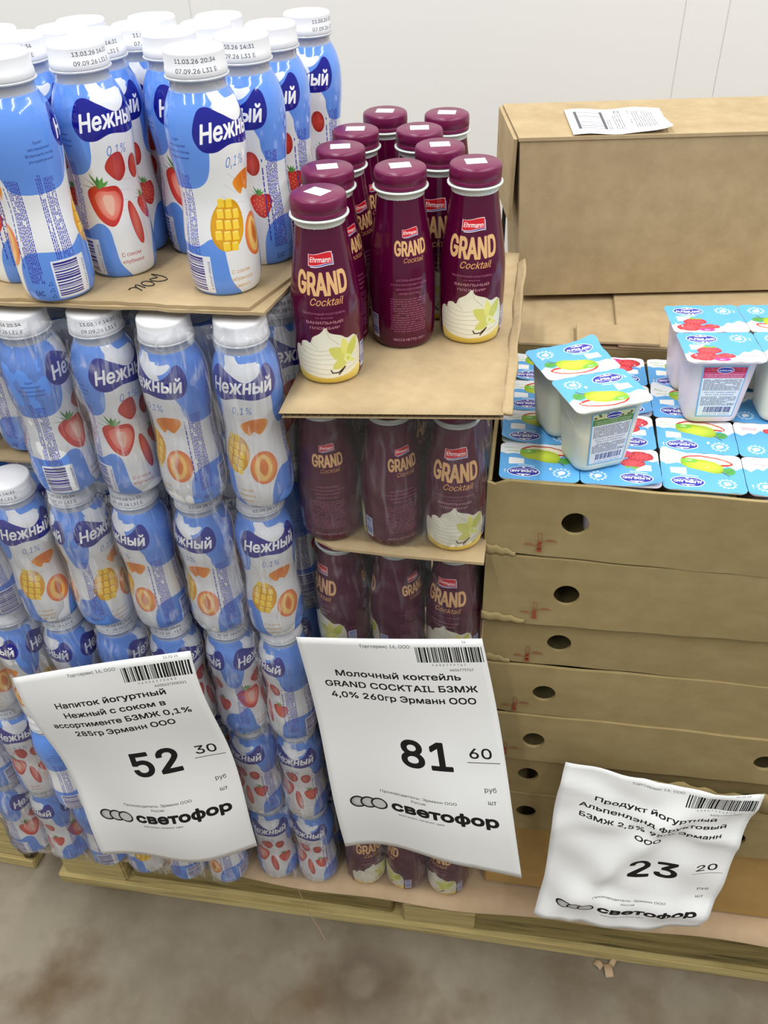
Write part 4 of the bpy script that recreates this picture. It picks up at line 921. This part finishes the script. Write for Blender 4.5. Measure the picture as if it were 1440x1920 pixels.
for bi, bx in enumerate((.059, .203, .347)):
    for ri, by in enumerate((.6920, .8065)):
        pack((bx, by, TZ), math.pi+math.radians((.8, -.9, .3)[bi]), ('rasp', 'pear'), 2, 'block of four yogurts in the top tray, %s, %s' % (('front row', 'rear row')[ri], ('against the maroon stack', 'beneath the standing raspberry block' if ri else 'in the middle of the tray', 'at the far tray end')[bi]), 'yogurt blocks packed in the top tray', ((0, 2, 1, 0), (1, 0, 0, 3), (0, 0, 1, 0))[bi])
SZ = .8762
def corner_place(cx, cy, ang, ncol, nrow):
    a = math.radians(ang); X = (math.cos(a), math.sin(a)); Y = (-math.sin(a), math.cos(a)); hx, hy = ncol*CW/2, nrow*CD/2
    return (cx+X[0]*hx+Y[0]*hy, cy+X[1]*hx+Y[1]*hy, SZ), a
loc, a = corner_place(.051, .634, 25.5, 1, 2); pack(loc, a, ('pear',), 2, 'pair of pear yogurts standing on the packed tray near the maroon stack', 'yogurt packs standing on the tray', (0, 2))
loc, a = corner_place(.149, .731, 6.5, 2, 2); pack(loc, a, ('rasp', 'pear'), 2, 'block of raspberry and pear yogurts standing upright on the packed tray', 'yogurt packs standing on the tray', (0, 3))

# ------------------------------------------------------------------ price sheets
def price(BL, BR, TR, TL, m, label, wave, n=(29, 37), fold=.008):
    C = [np.array(p, float) for p in (BL, BR, TR, TL)]; P = []
    for r in range(n[1]):
        row = []
        for c in range(n[0]):
            u, v = c/(n[0]-1), r/(n[1]-1); p = bilerp(C, u, v); row.append(tuple(p+np.array(wave(u, v))))
        P.append(row)
    # sheet faces the aisle (normal towards -Y): rows run bottom to top
    return tag(sheet3('price_sheet', P, .00025, m), label, 'price sheet', 'price sheets')
price((-.494, .545, .280), (-.280, .552, .334), (-.302, .560, .688), (-.515, .556, .618), M['sheet1'], 'white price sheet reading 52 30, hanging on the blue bottle stack',
      lambda u, v: (.004*math.sin(v*5), -.010*math.sin(math.pi*u)*(.4+.6*v)+.006*math.sin(u*7+v*3)*(1-v)-.004*math.sin(v*9), .012*math.sin(math.pi*u)*v-.012*math.sin(math.pi*u)*(1-v)))
price((-.168, .560, .346), (.046, .535, .380), (-.016, .572, .734), (-.195, .566, .718), M['sheet2'], 'white price sheet reading 81 60, hanging on the maroon bottle stack',
      lambda u, v: (.010*u*v*(1-v), -.008*math.sin(math.pi*u)+.007*math.sin(u*6.5+.5)*(1-v)-.004*math.sin(v*7)-.012*(1-v)*max(0, u-.75)*2, .012*math.sin(math.pi*u)*v*.6+.034*math.sin(math.pi*u)*(1-v)**2*1.0))
price((.068, .560, .256), (.270, .572, .254), (.302, .610, .482), (.084, .606, .508), M['sheet3'], 'crumpled white price sheet reading 23 20, taped to the cardboard trays',
      lambda u, v: (.003*math.sin(v*6), -.012*math.sin(math.pi*u)*(1-v*.6)-.009*max(0, 1-abs((u+(1-v)*.7)-.75)/.12)*(1-abs(v-.5))-.006*max(0, 1-abs(v-.17+.1*(u-.5))/.10)*(1 if u > .3 else u/.3)-.004*max(0, 1-abs(v-.62-.3*u)/.09)-.003*max(0, 1-abs(u-.22-.25*v)/.07)-.0035*max(0, 1-abs(v-.9+.25*u)/.06)+.0025*math.sin(17*u+9*v)*math.sin(13*v-6*u), .003*math.sin(u*7)*(1 if v > .5 else v)))

# ------------------------------------------------------------------ scraps on the floor, loose string
sc = tag(obj('cardboard_scrap', None, loc=(.194, .622, 0)), 'small curled cardboard scrap lying on the concrete before the pallet', 'scrap')
for (a, b, cx, cy, rz) in ((.010, .006, 0, -.004, .2), (.007, .005, -.014, .002, .9), (.008, .004, .008, .010, -.5)):
    s = sheet3('curl', [[(bez(-b, b, c/4), bez(-a, a, r/8), .0015+.004*math.sin(math.pi*r/8)) for c in range(5)] for r in range(9)], .0008, M['slip'], sc); s.location = (cx, cy, 0); s.rotation_euler = (0, 0, rz)
tag(obj('string', tubes_mesh('string', [[(-.268, .628, .128), (-.262, .620, .10), (-.250, .612, .06), (-.238, .608, .03), (-.226, .6, .004)]], .0006, M['slip'])), 'thin pale string trailing from the kraft sheet to the floor', 'string')
